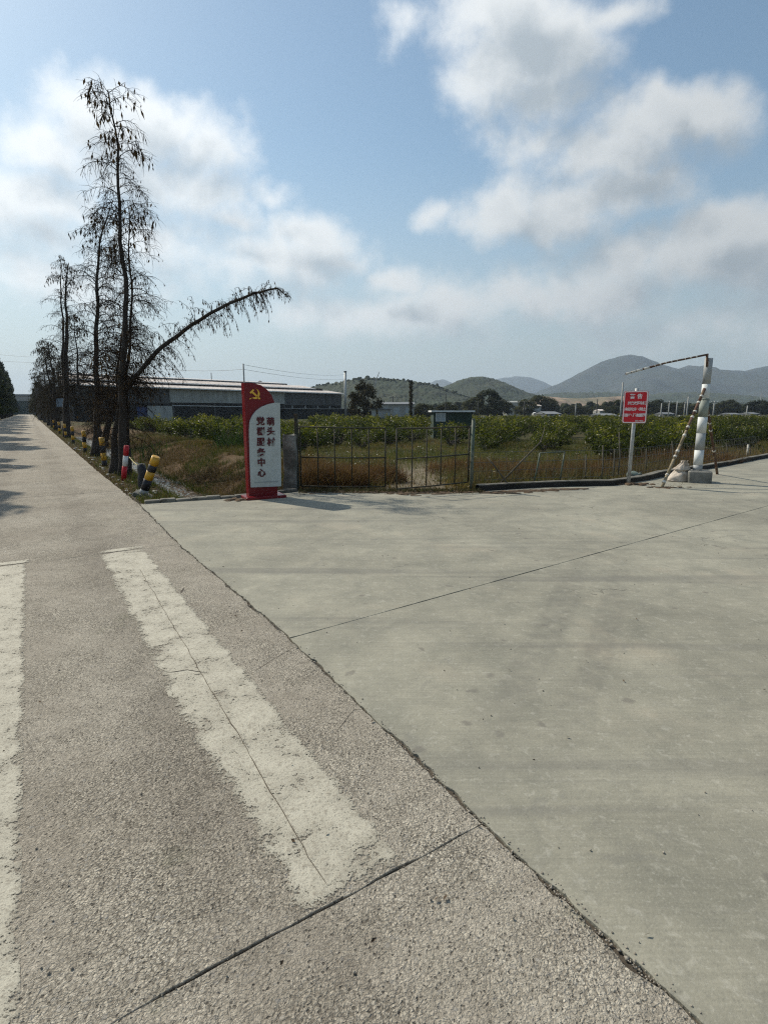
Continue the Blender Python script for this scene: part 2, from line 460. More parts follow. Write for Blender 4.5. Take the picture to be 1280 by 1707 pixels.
plain('loose_soil', (.105, .070, .042), 1.0, .45, 14, .03, 30, dirt=(.05, .035, .022), dirt_amt=.6)
plain('pale_stone', (.46, .44, .39), .9, .3, 10, .01, 30)
plain('grey_grit', (.25, .225, .185), .95, .5, 30)
plain('tin_dark', (.088, .092, .092), .6, .3, 1.4, dirt=(.05, .05, .05), dirt_amt=.6, stretch=(1, 1, .2))
plain('tin_pale', (.36, .37, .345), .7, .15, 1.2, dirt=(.22, .22, .2), dirt_amt=.5, stretch=(1, 1, .3))
plain('tin_roof', (.72, .64, .575), .55, .12, .8, dirt=(.36, .27, .21), dirt_amt=.4)
plain('tin_edge', (.70, .70, .68), .6, .1, 2)
plain('roof_gap', (.055, .05, .045), .9, .3, 2)
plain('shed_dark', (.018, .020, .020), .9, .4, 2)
plain('shed_green', (.035, .055, .042), .85, .3, 3)
plain('blue_sheet', (.03, .05, .13), .6, .3, 3)
plain('blue_board', (.22, .29, .37), .5, .12, 6)
plain('far_concrete', (.30, .30, .285), .8, .2, .6)
plain('far_green_wall', (.022, .045, .036), .85, .3, .4)
plain('tile_grey', (.17, .18, .19), .8, .2, .6)
plain('pole_concrete', (.33, .33, .31), .85, .2, 3)
plain('pole_dark', (.06, .06, .055), .9, .3, 3)
plain('window_glass', (.30, .34, .36), .2, .2, 3, spec=.6)
plain('rope_yellow', (.50, .42, .20), .9, .3, 40)
plain('hill_green', (.034, .046, .027), 1.0, .45, .05, 0, dirt=(.055, .056, .032), dirt_amt=.5)
plain('mountain_green', (.026, .034, .026), 1.0, .5, .02, 0, dirt=(.050, .050, .038), dirt_amt=.5)
plain('bare_earth', (.34, .235, .165), 1.0, .3, .03, 0, dirt=(.12, .12, .07), dirt_amt=.8)
plain('orange_rind', (.50, .30, .04), .5, .2, 20)


# ------------------------------------------------------------------ mesh helpers
class MB:
    def __init__(self):
        self.v, self.f, self.c, self.m, self.sm = [], [], [], [], []

    def face(self, idx, col=None, mi=0, smooth=False):
        self.f.append(idx); self.c.append(col); self.m.append(mi); self.sm.append(smooth)

    def quad(self, a, b, c, d, col=None, mi=0):
        n = len(self.v); self.v += [a, b, c, d]; self.face((n, n + 1, n + 2, n + 3), col, mi)

    def tri(self, a, b, c, col=None, mi=0):
        n = len(self.v); self.v += [a, b, c]; self.face((n, n + 1, n + 2), col, mi)

    def tube(self, pts, rads, n=6, col=None, cap=True, mi=0):
        pts = [Vector(p) for p in pts]
        base = len(self.v)
        ref = None
        for i, p in enumerate(pts):
            d = (pts[min(i + 1, len(pts) - 1)] - pts[max(i - 1, 0)])
            if d.length < 1e-9: d = Vector((0, 0, 1))
            d.normalize()
            if ref is None:
                ref = Vector((1, 0, 0)) if abs(d.x) < .8 else Vector((0, 1, 0))
            a = (ref - d * ref.dot(d))
            if a.length < 1e-6: a = d.orthogonal()
            a.normalize(); b = d.cross(a); ref = a
            r = rads[i] if not isinstance(rads, (int, float)) else rads
            for k in range(n):
                t = 2 * math.pi * k / n
                self.v.append(p + a * (math.cos(t) * r) + b * (math.sin(t) * r))
        for i in range(len(pts) - 1):
            for k in range(n):
                k2 = (k + 1) % n
                self.face((base + i * n + k, base + i * n + k2, base + (i + 1) * n + k2, base + (i + 1) * n + k), col, mi, n > 4)
        if cap:
            self.face(tuple(base + k for k in reversed(range(n))), col, mi)
            e = base + (len(pts) - 1) * n
            self.face(tuple(e + k for k in range(n)), col, mi)
        return self

    def box(self, lo, hi, M=None, mi=0, bevel=0.0, col=None):
        x0, y0, z0 = lo; x1, y1, z1 = hi
        b = min(bevel, abs(x1 - x0) * .45, abs(y1 - y0) * .45, abs(z1 - z0) * .45)
        if b <= 0:
            ring = [[(x0, y0, z), (x1, y0, z), (x1, y1, z), (x0, y1, z)] for z in (z0, z1)]
        else:
            def oct_(z, i):
                return [(x0 + b + i, y0 + i, z), (x1 - b - i, y0 + i, z), (x1 - i, y0 + b + i, z), (x1 - i, y1 - b - i, z), (x1 - b - i, y1 - i, z), (x0 + b + i, y1 - i, z), (x0 + i, y1 - b - i, z), (x0 + i, y0 + b + i, z)]
            ring = [oct_(z0, 0), oct_(z1 - b, 0), oct_(z1, b)]
        base = len(self.v); n = len(ring[0])
        for r in ring:
            for p in r:
                p = Vector(p); self.v.append(M @ p if M else p)
        for j in range(len(ring) - 1):
            for k in range(n):
                k2 = (k + 1) % n
                self.face((base + j * n + k, base + j * n + k2, base + (j + 1) * n + k2, base + (j + 1) * n + k), col, mi)
        self.face(tuple(base + k for k in reversed(range(n))), col, mi)
        self.face(tuple(base + (len(ring) - 1) * n + k for k in range(n)), col, mi)
        return self

    def prism(self, outline, M, t, mi=0):
        """outline in local (x, z), front at y=0, back at y=t"""
        n = len(outline); base = len(self.v)
        for y in (0, t):
            for (x, z) in outline:
                self.v.append(M @ Vector((x, y, z)))
        for k in range(n):
            k2 = (k + 1) % n
            self.face((base + k, base + n + k, base + n + k2, base + k2), None, mi)
        self.face(tuple(base + k for k in range(n)), None, mi)
        self.face(tuple(base + n + k for k in reversed(range(n))), None, mi)
        return self

    def blob(self, c, r, seed=0, sub=8, rings=5, rough=.25, squash=(1, 1, 1), mi=0, col=None):
        c = Vector(c); base = len(self.v)
        for i in range(rings + 1):
            ph = math.pi * i / rings
            for k in range(sub):
                t = 2 * math.pi * k / sub
                d = Vector((math.sin(ph) * math.cos(t), math.sin(ph) * math.sin(t), math.cos(ph)))
                rr = r * (1 + rough * mnoise.noise(d * 1.7 + Vector((seed * 7.3, seed * 1.1, 0))) * 2)
                self.v.append(c + Vector((d.x * squash[0], d.y * squash[1], d.z * squash[2])) * rr)
        for i in range(rings):
            for k in range(sub):
                k2 = (k + 1) % sub
                self.face((base + i * sub + k, base + (i + 1) * sub + k, base + (i + 1) * sub + k2, base + i * sub + k2), col, mi, True)
        return self

    def mesh(self, name, mats, tint=False):
        me = bpy.data.meshes.new(name)
        me.from_pydata([tuple(p) for p in self.v], [], self.f)
        for m in (mats if isinstance(mats, (list, tuple)) else [mats]):
            me.materials.append(MATS[m])
        me.polygons.foreach_set('material_index', self.m)
        me.polygons.foreach_set('use_smooth', self.sm)
        if any(c is not None for c in self.c):
            at_ = me.color_attributes.new('tint', 'FLOAT_COLOR', 'CORNER')
            arr = np.empty((len(me.loops), 4), np.float32)
            i = 0
            for f, c in zip(self.f, self.c):
                n = len(f); arr[i:i + n, :3] = c if c is not None else (.1, .1, .1); i += n
            arr[:, 3] = 1
            at_.data.foreach_set('color', arr.ravel())
        me.update()
        return me

    def build(self, name, mats, parent=None):
        return link(name, self.mesh(name, mats), parent)


def link(name, me, parent=None):
    o = bpy.data.objects.new(name, me)
    COL.objects.link(o)
    if parent is not None:
        o.parent = parent
        o.matrix_parent_inverse = parent.matrix_basis.inverted()
    return o


def tag(o, label=None, cat=None, group=None, kind=None):
    if label: o['label'] = label
    if cat: o['category'] = cat
    if group: o['group'] = group
    if kind: o['kind'] = kind
    return o


def empty(name, loc, label=None, cat=None, group=None, kind=None):
    o = bpy.data.objects.new(name, None)
    COL.objects.link(o)
    o.location = loc
    o.empty_display_size = .1
    return tag(o, label, cat, group, kind)


def copy_tree(o, parent=None):
    c = o.copy(); COL.objects.link(c)
    if parent is not None: c.parent = parent
    for ch in list(o.children):
        copy_tree(ch, c)
    return c


def frame(p0, xdir, z0=0.0):
    """local x along xdir, y into the thing, z up, origin p0"""
    x = Vector((xdir[0], xdir[1], 0)).normalized(); z = Vector((0, 0, 1)); y = z.cross(x)
    M = Matrix(((x.x, y.x, 0, p0[0]), (x.y, y.y, 0, p0[1]), (0, 0, 1, z0), (0, 0, 0, 1)))
    return M


def fbm2(x, y, seed=0.0, oct_=4, sc=1.0):
    r, a, f = 0.0, 1.0, sc
    for _ in range(oct_):
        r += a * mnoise.noise(Vector((x * f + seed, y * f - seed, seed * .37))); a *= .5; f *= 2.03
    return r


def numeric_mesh(name, verts, faces, mat, colors=None, smooth=False):
    """verts (n,3), faces (m,k) arrays, colors per vertex (n,3)"""
    verts = np.asarray(verts, np.float32); faces = np.asarray(faces, np.int32)
    me = bpy.data.meshes.new(name)
    k = faces.shape[1]
    me.vertices.add(len(verts)); me.vertices.foreach_set('co', verts.ravel())
    me.loops.add(faces.size); me.loops.foreach_set('vertex_index', faces.ravel())
    me.polygons.add(len(faces)); me.polygons.foreach_set('loop_start', np.arange(0, faces.size, k, dtype=np.int32))
    try:
        me.polygons.foreach_set('loop_total', np.full(len(faces), k, np.int32))
    except Exception:
        pass
    me.polygons.foreach_set('use_smooth', np.full(len(faces), smooth))
    me.update(calc_edges=True)
    me.materials.append(MATS[mat])
    if colors is not None:
        at_ = me.color_attributes.new('tint', 'FLOAT_COLOR', 'POINT')
        c = np.ones((len(verts), 4), np.float32); c[:, :3] = colors
        at_.data.foreach_set('color', c.ravel())
    return me


# ------------------------------------------------------------------ pavement outlines and the lie of the land
EDGE_V = 1.42          # joint between the road and the forecourt
ROAD_L = -4.55


def edge_v(s):
    return float(np.interp(s, [-20, 1.4, 3.5, 6.7, 10.2, 16, 400], [1.345, 1.345, 1.415, 1.385, 1.47, 1.42, 1.42]))


def edge_line(s0, s1, off, chip_seed, step=.014):
    """the ragged joint between road and forecourt; each side is chipped back from it on its own"""
    out = []; n = max(2, int(abs(s1 - s0) / step))
    for i in range(n + 1):
        s = s0 + (s1 - s0) * i / n
        w = .012 * fbm2(s, 0, 5, 2, 1.3) + .006 * fbm2(s, 0, 15, 3, 8.0)
        sg = 1 if off > 0 else -1
        chip = sg * (max(0.0, fbm2(s, 3, chip_seed, 3, 3.1) - .15) * .034 + max(0.0, fbm2(s, 5, chip_seed, 3, 11) - .05) * .016) + .005 * fbm2(s, 1, chip_seed, 3, 24)
        p = RF(s, edge_v(s) + w + off + chip); out.append((p.x, p.y))
    return out
APRON_FAR = [(-4.20, 9.45), (-2.55, 10.22), (-1.75, 10.95), (-.6, 10.95), (.6, 10.95), (1.95, 10.92)]
KERB = [(1.95, 10.98)] + [tuple(ground_at(*p)[:2]) for p in ((900, 812.5), (1020, 810.0), (1087, 799.5), (1121, 791.0), (1199, 779.0), (1280, 763.0))]
kx, ky = KERB[-1][0] - KERB[-2][0], KERB[-1][1] - KERB[-2][1]
KERB.append((KERB[-1][0] + kx * 4, KERB[-1][1] + ky * 4))
APRON_FAR += KERB[1:]


def in_poly(x, y, poly):
    r = False; n = len(poly); j = n - 1
    for i in range(n):
        xi, yi = poly[i]; xj, yj = poly[j]
        if (yi > y) != (yj > y) and x < (xj - xi) * (y - yi) / (yj - yi) + xi:
            r = not r
        j = i
    return r


e_near = RF(-14, EDGE_V)
e_far = RF(10.22, EDGE_V)
APRON = [(e_near.x, e_near.y), (e_far.x, e_far.y)] + APRON_FAR + [(KERB[-1][0] + 30, KERB[-1][1]), (KERB[-1][0] + 30, -14)]


def seg_dist(x, y, line):
    best = 1e9
    for (ax, ay), (bx, by) in zip(line[:-1], line[1:]):
        dx, dy = bx - ax, by - ay
        t = max(0, min(1, ((x - ax) * dx + (y - ay) * dy) / (dx * dx + dy * dy + 1e-12)))
        best = min(best, math.hypot(x - ax - dx * t, y - ay - dy * t))
    return best


def sstep(x, a, b):
    t = max(0.0, min(1.0, (x - a) / (b - a))); return t * t * (3 - 2 * t)


GREEN, DRY, VERGE, TRACK, BANK = (.050, .052, .022), (.105, .078, .045), (.080, .064, .042), (.235, .205, .155), (.120, .078, .045)


def lerp3(a, b, t):
    return tuple(x + (y - x) * t for x, y in zip(a, b))


def land(x, y, detail=True):
    """height and soil colour of the unpaved ground"""
    s, v = road_sv(x, y)
    near = abs(x) < 45 and -5 < y < 90
    n = fbm2(x, y, 3.1, 3, .35) if near else 0.0
    if v <= EDGE_V + .02:
        if v > ROAD_L - .1:
            return -.12, VERGE
        return -.06 + .05 * n - .1 * sstep(-v, 5, 8), GREEN
    if x > -6 and near and in_poly(x, y, APRON):
        return -.12, VERGE
    z = -.34 + .10 * n
    col = GREEN
    # field: a little higher along the fence line and behind the gate
    if near:
        dk = seg_dist(x, y, APRON_FAR)
        z += (.26 - .05 * n) * (1 - sstep(dk, .3, 6.0))
        if s > 8:
            col = lerp3(col, DRY, (1 - sstep(dk, 1.5, 7)) * .7)
        if y > 10:                                        # the track behind the gate
            cx = .9 + .06 * (y - 11) + .4 * math.sin(y * .3)
            col = lerp3(col, TRACK, (1 - sstep(abs(x - cx), .5, 1.5)) * (1 - sstep(y, 17, 23)) * .9)
    # verge, ditch, bank beside the road
    if s > 8.5 and v < 9 and y > 9:
        vb = 4.7 + min(max(s - 11, 0) * .13, 2.0)
        field = .0 + .10 * n
        verge = -.03 - .10 * sstep(v, 1.5, 2.5) + .03 * n
        bottom = -.85 + .04 * n
        if v < 3.05:
            t = sstep(v, 2.25, 3.05); zz = verge * (1 - t) + bottom * t; cc = lerp3(VERGE, (.055, .06, .025), t)
        elif v < 3.75:
            zz = bottom; cc = (.07, .055, .04)
        else:
            t = sstep(v, 3.75, vb + .6); t2 = t ** .75
            zz = bottom * (1 - t2) + field * t2 + .10 * n * t * (1 - t) * 4; cc = lerp3(BANK, BANK if v < vb else GREEN, sstep(v, vb, vb + 1.5))
        k = (1 - sstep(v, 7.5, 9.0))
        if x > -2.3:
            k *= 1 - sstep(x, -2.3, -1.3)
        z = z * (1 - k) + zz * k; col = lerp3(col, cc, k)
    far = math.hypot(x, y)
    if far > 60:
        z = z * (1 - sstep(far, 60, 110)) - .30 * sstep(far, 60, 110)
    return z, col


def graded(lo, hi, fine_lo, fine_hi, step, grow=1.22):
    out = list(np.arange(fine_lo, fine_hi + 1e-6, step))
    d, x = step, fine_hi
    while x < hi:
        d *= grow; x = min(hi, x + d); out.append(x)
    d, x = step, fine_lo
    while x > lo:
        d *= grow; x = max(lo, x - d); out.insert(0, x)
    return np.array(out)


def make_ground():
    xs = graded(-7000, 7000, -26, 24, .28)
    ys = graded(-7000, 7000, 8, 44, .28)
    nx, ny = len(xs), len(ys)
    P = np.zeros((ny, nx, 3), np.float32); Cc = np.zeros((ny, nx, 3), np.float32)
    for j, y in enumerate(ys):
        for i, x in enumerate(xs):
            z, c = land(float(x), float(y)); P[j, i] = (x, y, z); Cc[j, i] = c
    idx = np.arange(nx * ny).reshape(ny, nx)
    F = np.stack([idx[:-1, :-1], idx[:-1, 1:], idx[1:, 1:], idx[1:, :-1]], -1).reshape(-1, 4)
    me = numeric_mesh('ground', P.reshape(-1, 3), F, 'field_soil', Cc.reshape(-1, 3), True)
    tag(link('ground', me), kind='structure')


make_ground()


def ragged(line, step, amp, seed, lo=0.0):
    """resample a polyline and push the points sideways by noise"""
    out = []
    for (ax, ay), (bx, by) in zip(line[:-1], line[1:]):
        L = math.hypot(bx - ax, by - ay); n = max(1, int(L / step)); dx, dy = (bx - ax) / L, (by - ay) / L
        for i in range(n):
            t = i / n; x, y = ax + (bx - ax) * t, ay + (by - ay) * t
            a = amp * (fbm2(x * 1.0, y * 1.0, seed, 2, 1.6) * 1.0 + fbm2(x, y, seed + 9, 3, 9.0) * .55) + lo
            out.append((x - dy * a, y + dx * a))
    out.append(line[-1])
    return out


def slab_mesh(name, poly, mat, z=0.0, t=.16, bev=.002):
    """a slab from its outline (counter-clockwise): chamfered upper edge, straight sides"""
    m = MB(); n = len(poly)
    c = Vector((0, 0, 0))
    ins = []
    for i in range(n):
        a, b, d = Vector(poly[i - 1]), Vector(poly[i]), Vector(poly[(i + 1) % n])
        e1 = (b - a); e2 = (d - b)
        t_ = (e1.normalized() if e1.length > 1e-9 else e2.normalized()) + (e2.normalized() if e2.length > 1e-9 else e1.normalized())
        if t_.length < 1e-6: t_ = e1
        t_.normalize(); ins.append(Vector((b.x - t_.y * bev, b.y + t_.x * bev)))
    m.v = [Vector((p.x, p.y, z)) for p in ins] + [Vector((p[0], p[1], z - bev)) for p in poly] + [Vector((p[0], p[1], z - t)) for p in poly]
    m.face(tuple(range(n)))
    for i in range(n):
        j = (i + 1) % n
        m.face((i, n + i, n + j, j)); m.face((n + i, 2 * n + i, 2 * n + j, n + j))
    return m.mesh(name, mat)


def xy(p):
    return (p.x, p.y)


def make_paving():
    road = empty('road', (0, 0, 0), kind='structure')
    bounds = [1.385 + 5.42 * k for k in range(-3, 10)]
    prev_line = None
    for k in range(len(bounds) - 1):
        s0, s1 = bounds[k], bounds[k + 1]
        g = .0012
        g1 = .004 if k == 3 else g
        g = .004 if k == 4 else g
        fine = -5 < s0 < 14
        a = ragged([xy(RF(s0 + g, ROAD_L)), xy(RF(s0 + g, edge_v(s0) - .004))], .035 if fine else .5, .012 if fine else .004, 11)
        b = edge_line(s0 + g, s1 - g1, -.004, 61, .014 if fine else .4)
        c = ragged([xy(RF(s1 - g1, edge_v(s1) - .004)), xy(RF(s1 - g1, ROAD_L))], .06 if fine else .5, .007 if fine else .004, 21)
        d = [xy(RF(s1 - g1, ROAD_L)), xy(RF(s0 + g, ROAD_L))]
        poly = a[:-1] + b + c[1:-1] + d[:-1]
        link('slab', slab_mesh('slab', poly, 'road_concrete', z=.0 + .002 * (k % 2)), road)
    s0 = bounds[-1]
    poly = [xy(RF(s0 + .01, ROAD_L)), xy(RF(s0 + .01, EDGE_V - .02)), xy(RF(330, EDGE_V - .02)), xy(RF(330, ROAD_L))]
    link('slab', slab_mesh('slab', poly, 'road_concrete', z=.001), road)
    # zebra crossing stripes, each with a strip that runs on past the joint
    def stripe(v0, v1, s0, s1, seed):
        m = MB(); ns, nv = int((s1 - s0) / .05), 10
        me_e = []
        for i in range(ns + 1):
            for j in range(nv + 1):
                s = s0 + (s1 - s0) * i / ns; v = v0 + (v1 - v0) * j / nv
                ed = min(v - v0 - .07 * (1 - sstep(s, 1.5, 3.2)), (v1 - v) * 1.6, (s - s0) * 2.0, (s1 - s) * 4.0)
                if seed == 0: ed = min(v - v0, v1 - v + .0, (s - s0) * .6, (s1 - s) * 4)
                m.v.append(RF(s, v, .0055)); me_e.append(ed)
        for i in range(ns):
            for j in range(nv):
                q0 = i * (nv + 1) + j
                m.face((q0, q0 + 1, q0 + nv + 2, q0 + nv + 1))
        me = m.mesh('crosswalk_stripe', 'worn_road_paint')
        uv = me.uv_layers.new(name='edge')
        for l in me.loops:
            uv.data[l.index].uv = (me_e[l.vertex_index], 0)
        return link('crosswalk_stripe', me, road)
    for k in range(6):
        v1 = .985 - 1.165 * k
        v0 = v1 - .475
        stripe(v0, v1, 1.40, 6.79, 1 + k)
        stripe(v0, v1 + .02, 6.82, 6.97, 1 + k)
    # cracks in the road surface: thin dark slivers with a wandering path
    def crack(pts, w, z, seed):
        m = MB(); pl = ragged(pts, .05, .010, seed)
        for i in range(len(pl) - 1):
            a, b = Vector((*pl[i], z)), Vector((*pl[i + 1], z)); d = (b - a).normalized(); nn = Vector((-d.y, d.x, 0))
            w0 = w * (.35 + abs(fbm2(a.x, a.y, seed, 2, 6))); w1 = w * (.35 + abs(fbm2(b.x, b.y, seed, 2, 6)))
            if i == 0: w0 = .0005
            if i == len(pl) - 2: w1 = .0005
            m.quad(a - nn * w0, b - nn * w1, b + nn * w1, a + nn * w0)
        m.build('crack', 'joint_dirt', road)
    crack([xy(RF(1.45, .70)), xy(RF(3.0, .735)), xy(RF(4.2, .76)), xy(RF(5.9, .80))], .0028, .0075, 2)
    crack([xy(RF(3.38, .56)), xy(RF(3.35, .68)), xy(RF(3.25, .76))], .004, .0075, 4)
    crack([xy(RF(2.25, 1.15)), xy(RF(2.38, 1.33)), xy(RF(2.35, 1.40))], .0016, .0035, 6)
    crack([xy(RF(4.9, .98)), xy(RF(5.05, 1.05))], .01, .0035, 7)
    crack([xy(RF(3.1, 1.02)), xy(RF(3.3, 1.38))], .0022, .0035, 9)

    fc = empty('forecourt', (0, 0, 0), kind='structure')
    j0 = RF(3.46, edge_v(3.46) + .004); jd = Vector((.794, .608, 0))
    j1 = j0 + jd * 60
    nrm = Vector((-jd.y, jd.x, 0))
    # far slab: road edge, far outline, right end, joint
    edge_hi = edge_line(3.47, 10.22, .004, 71)
    far = APRON_FAR
    rt = [(KERB[-1][0] + 30, KERB[-1][1])]
    jt = [xy(j1 + nrm * .0025)]
    joint_hi = ragged([xy(j1 + nrm * .0025), xy(j0 + jd * 12 + nrm * .0025), xy(j0 + nrm * .0025)], .09, .006, 31)
    farr = ragged(far, .12, .05, 41)
    poly = edge_hi + farr + rt + joint_hi[:-1]
    poly = poly[::-1]
    link('slab', slab_mesh('slab', poly, 'forecourt_concrete', z=.004), fc)
    edge_lo = edge_line(-14, 3.455, .004, 71)
    joint_lo = ragged([xy(j0 - nrm * .0025), xy(j0 + jd * 12 - nrm * .0025), xy(j1 - nrm * .0025)], .09, .006, 31)
    poly = edge_lo + joint_lo[1:] + [(j1.x, -14), (RF(-14, EDGE_V).x + 1, -14)]
    poly = [p for p in poly]
    link('slab', slab_mesh('slab', poly[::-1], 'forecourt_concrete', z=.002), fc)
    # dirt packed into the joints, a few millimetres below the surface
    m = MB()
    def strip(pl, w, z):
        for i in range(len(pl) - 1):
            a, b = Vector((*pl[i], z)), Vector((*pl[i + 1], z)); d = (b - a).normalized(); nn = Vector((-d.y, d.x, 0)) * w
            m.quad(a - nn, b - nn, b + nn, a + nn)
    strip([xy(RF(s, edge_v(s))) for s in np.arange(-12, 12, .25)], .07, -.012)
    for s in bounds:
        strip([xy(RF(s, v)) for v in np.arange(ROAD_L, EDGE_V, .5)], .03, -.007)
    strip([xy(j0 + jd * t) for t in np.arange(0, 60, 1.0)], .03, -.016)
    tag(m.build('joint_dirt', 'joint_dirt'), kind='stuff')
    # grit and crumbs along the ragged joint
    rng = random.Random(4)
    m = MB()
    for i in range(2600):
        s = 0.2 + 10.5 * rng.random() ** 1.3
        if fbm2(s, 3, 61, 3, 3.1) < .0 and fbm2(s, 3, 71, 3, 3.1) < .0 and rng.random() < .7: continue
        off = rng.gauss(0, .013)
        r = rng.uniform(.0015, .0045) * (1.8 if rng.random() < .06 else 1)
        p = RF(s, edge_v(s) + .012 * fbm2(s, 0, 5, 2, 1.3) + off, .002 + r * .3 - (.008 if abs(off) < .012 else 0))
        m.blob(p, r, i % 13, 5, 3, .35, (1, 1, .7))
    for i in range(60):
        k = rng.choice([1.385, 1.385, 6.8]); v = rng.uniform(-1.6, 1.4)
        r = rng.uniform(.001, .003)
        m.blob(RF(k + rng.gauss(0, .012), v, .002), r, i % 13, 5, 3, .35, (1, 1, .7))
    tag(m.build('joint_grit', 'grey_grit'), kind='stuff')
    # crumbs, twigs and leaf scraps lying on the concrete
    m = MB()
    for i in range(330):
        y = 1.3 + 10 * rng.random() ** 1.2; x = rng.uniform(-.9, .95) * y
        s, v = road_sv(x, y)
        if v < -3.5 or s > 10: continue
        t = rng.random()
        if t < .7:
            r = rng.uniform(.002, .006); m.blob((x, y, .004 + r * .4), r, i % 17, 5, 3, .35, (1, 1, .6), 0)
        else:
            a = rng.uniform(0, 6.28); L = rng.uniform(.006, .015); w = L * rng.uniform(.15, .45); d = Vector((math.cos(a), math.sin(a), 0)); nn = Vector((-d.y, d.x, 0)); p = Vector((x, y, .009))
            m.quad(p - d * L, p - nn * w + Vector((0, 0, .006)), p + d * L + Vector((0, 0, .003)), p + nn * w, None, 1)
    tag(m.build('pavement_litter', ['grey_grit', 'loose_soil']), kind='stuff')


make_paving()


def make_kerb():
    k = empty('kerb', (KERB[0][0], KERB[0][1], 0), kind='structure')
    line = ragged(KERB, .5, .03, 77)
    m = MB(); t = MB()
    for i in range(len(line) - 1):
        a, b = Vector((*line[i], 0)), Vector((*line[i + 1], 0)); d = (b - a).normalized(); nn = Vector((-d.y, d.x, 0))
        za, zb = [.105 + .02 * fbm2(p.x, p.y, 8, 2, .8) for p in (a, b)]
        f0, f1 = a + nn * .03, b + nn * .03; r0, r1 = a + nn * .17, b + nn * .17
        Z = lambda p, z: Vector((p.x, p.y, z))
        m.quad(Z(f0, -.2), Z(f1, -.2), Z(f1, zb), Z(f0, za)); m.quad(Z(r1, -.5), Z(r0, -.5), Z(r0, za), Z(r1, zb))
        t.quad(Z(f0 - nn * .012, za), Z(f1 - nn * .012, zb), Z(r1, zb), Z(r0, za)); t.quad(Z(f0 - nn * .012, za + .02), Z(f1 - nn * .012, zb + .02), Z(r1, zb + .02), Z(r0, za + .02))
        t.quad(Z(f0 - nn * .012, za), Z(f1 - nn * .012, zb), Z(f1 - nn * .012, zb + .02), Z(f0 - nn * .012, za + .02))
    m.build('kerb_face', 'kerb_shaded_face', k); t.build('kerb_cap', 'kerb_top', k)
    # thin concrete lip over the culvert, from the road to the gate pillar
    lip = MB()
    pl = ragged(APRON_FAR[:3], .25, .02, 3)
    for i in range(len(pl) - 1):
        a, b = Vector((*pl[i], 0)), Vector((*pl[i + 1], 0)); d = (b - a).normalized(); nn = Vector((-d.y, d.x, 0))
        M = Matrix(((d.x, nn.x, 0, a.x), (d.y, nn.y, 0, a.y), (0, 0, 1, 0), (0, 0, 0, 1)))
        lip.box((0, -.02, -.9), ((b - a).length - .004, .13, .055 + .012 * math.sin(i * 2.1)), M, 0, .012)
    lip.build('culvert_lip', 'kerb_top', k)


make_kerb()


def make_water():
    m = MB(); n = 60
    for i in range(n + 1):
        s = 9.9 + i * .8; w = .10 * math.sin(i * 1.3) + .06 * math.sin(i * 2.9)
        m.v += [RF(s, 2.80 + w * .4, -.73), RF(s, 3.98 + w, -.73)]
    for i in range(n):
        m.face((2 * i, 2 * i + 1, 2 * i + 3, 2 * i + 2))
    tag(m.build('ditch_water', 'ditch_water'), kind='structure')


make_water()


# ------------------------------------------------------------------ hills
def ridge(name, prof, dist, width, mat, label=None, seed=0, rough=.18, step=6, woods=None, rows=26, base=-3.0, canopy=None):
    """a hill whose crest passes through the given photo points at the given distance; falls away in front and behind"""
    pxs = np.arange(prof[0][0], prof[-1][0] + .1, step)
    ys = np.interp(pxs, [p[0] for p in prof], [p[1] for p in prof])
    crest = [at(float(a), float(b), dist) for a, b in zip(pxs, ys)]
    V_, C_ = [], []
    for j in range(rows + 1):
        t = -1 + 2 * j / rows
        for i, c in enumerate(crest):
            x = c.x * (1 + .0 * t); y = dist + t * width
            h = max(c.z, 0)
            fall = (1 - abs(t) ** 1.25)
            nz = fbm2(x / width * 2.4, y / width * 2.4, seed, 5, 1.0)
            nz2 = abs(fbm2(x / width * 1.6, y / width * .8, seed + 5, 3, 1.3))
            e = h * fall * (1 + rough * nz * min(1, abs(t) * 3.5) - rough * 1.3 * nz2 * min(1, abs(t) * 2.5)) + h * .012 * fbm2(x / width * 20, y / width * 20, seed, 3)
            if canopy and e > .5:
                wx, wy = x / canopy[1], y / canopy[1]
                e += canopy[0] * (abs(mnoise.noise(Vector((wx, wy, seed)))) * 1.4 + .6 * mnoise.noise(Vector((wx * 2.3, wy * 2.3, seed + 3)))) * min(1, e / 4)
            V_.append((x, y, e if e > 0 else 0)); 
    n = len(crest)
    V_ = [(a, b, c + (base if (k // n in (0, rows)) else (base * .3 if c < .5 else 0))) for k, (a, b, c) in enumerate(V_)]
    idx = np.arange(n * (rows + 1)).reshape(rows + 1, n)
    F = np.stack([idx[:-1, :-1], idx[:-1, 1:], idx[1:, 1:], idx[1:, :-1]], -1).reshape(-1, 4)
    o = link(name, numeric_mesh(name, V_, F, mat, None, True))
    tag(o, label, None, None, 'structure')
    if woods:
        count, r0, r1 = woods
        rng = random.Random(seed); m = MB()
        for i in range(count):
            a = rng.random() * (n - 1.001); b = rows * rng.uniform(.44, .5)
            ia, ib = int(a), int(b); fa, fb_ = a - ia, b - ib
            p = [Vector(V_[(ib + dj) * n + ia + di]) for dj in (0, 1) for di in (0, 1)]
            q = p[0] * (1 - fa) * (1 - fb_) + p[1] * fa * (1 - fb_) + p[2] * (1 - fa) * fb_ + p[3] * fa * fb_
            if q.z < 1.0: continue
            r = rng.uniform(r0, r1) * (1.5 if rng.random() < .06 else 1)
            g = rng.uniform(.75, 1.25)
            m.blob(q + Vector((0, 0, r * .1)), r, i % 23, 6, 4, .3, (1, 1, rng.uniform(.6, 1.2)), 0, (.036 * g, .048 * g, .026 * g))
        w = m.build('hillside_woods', 'far_leaf'); tag(w, kind='stuff')
    return o


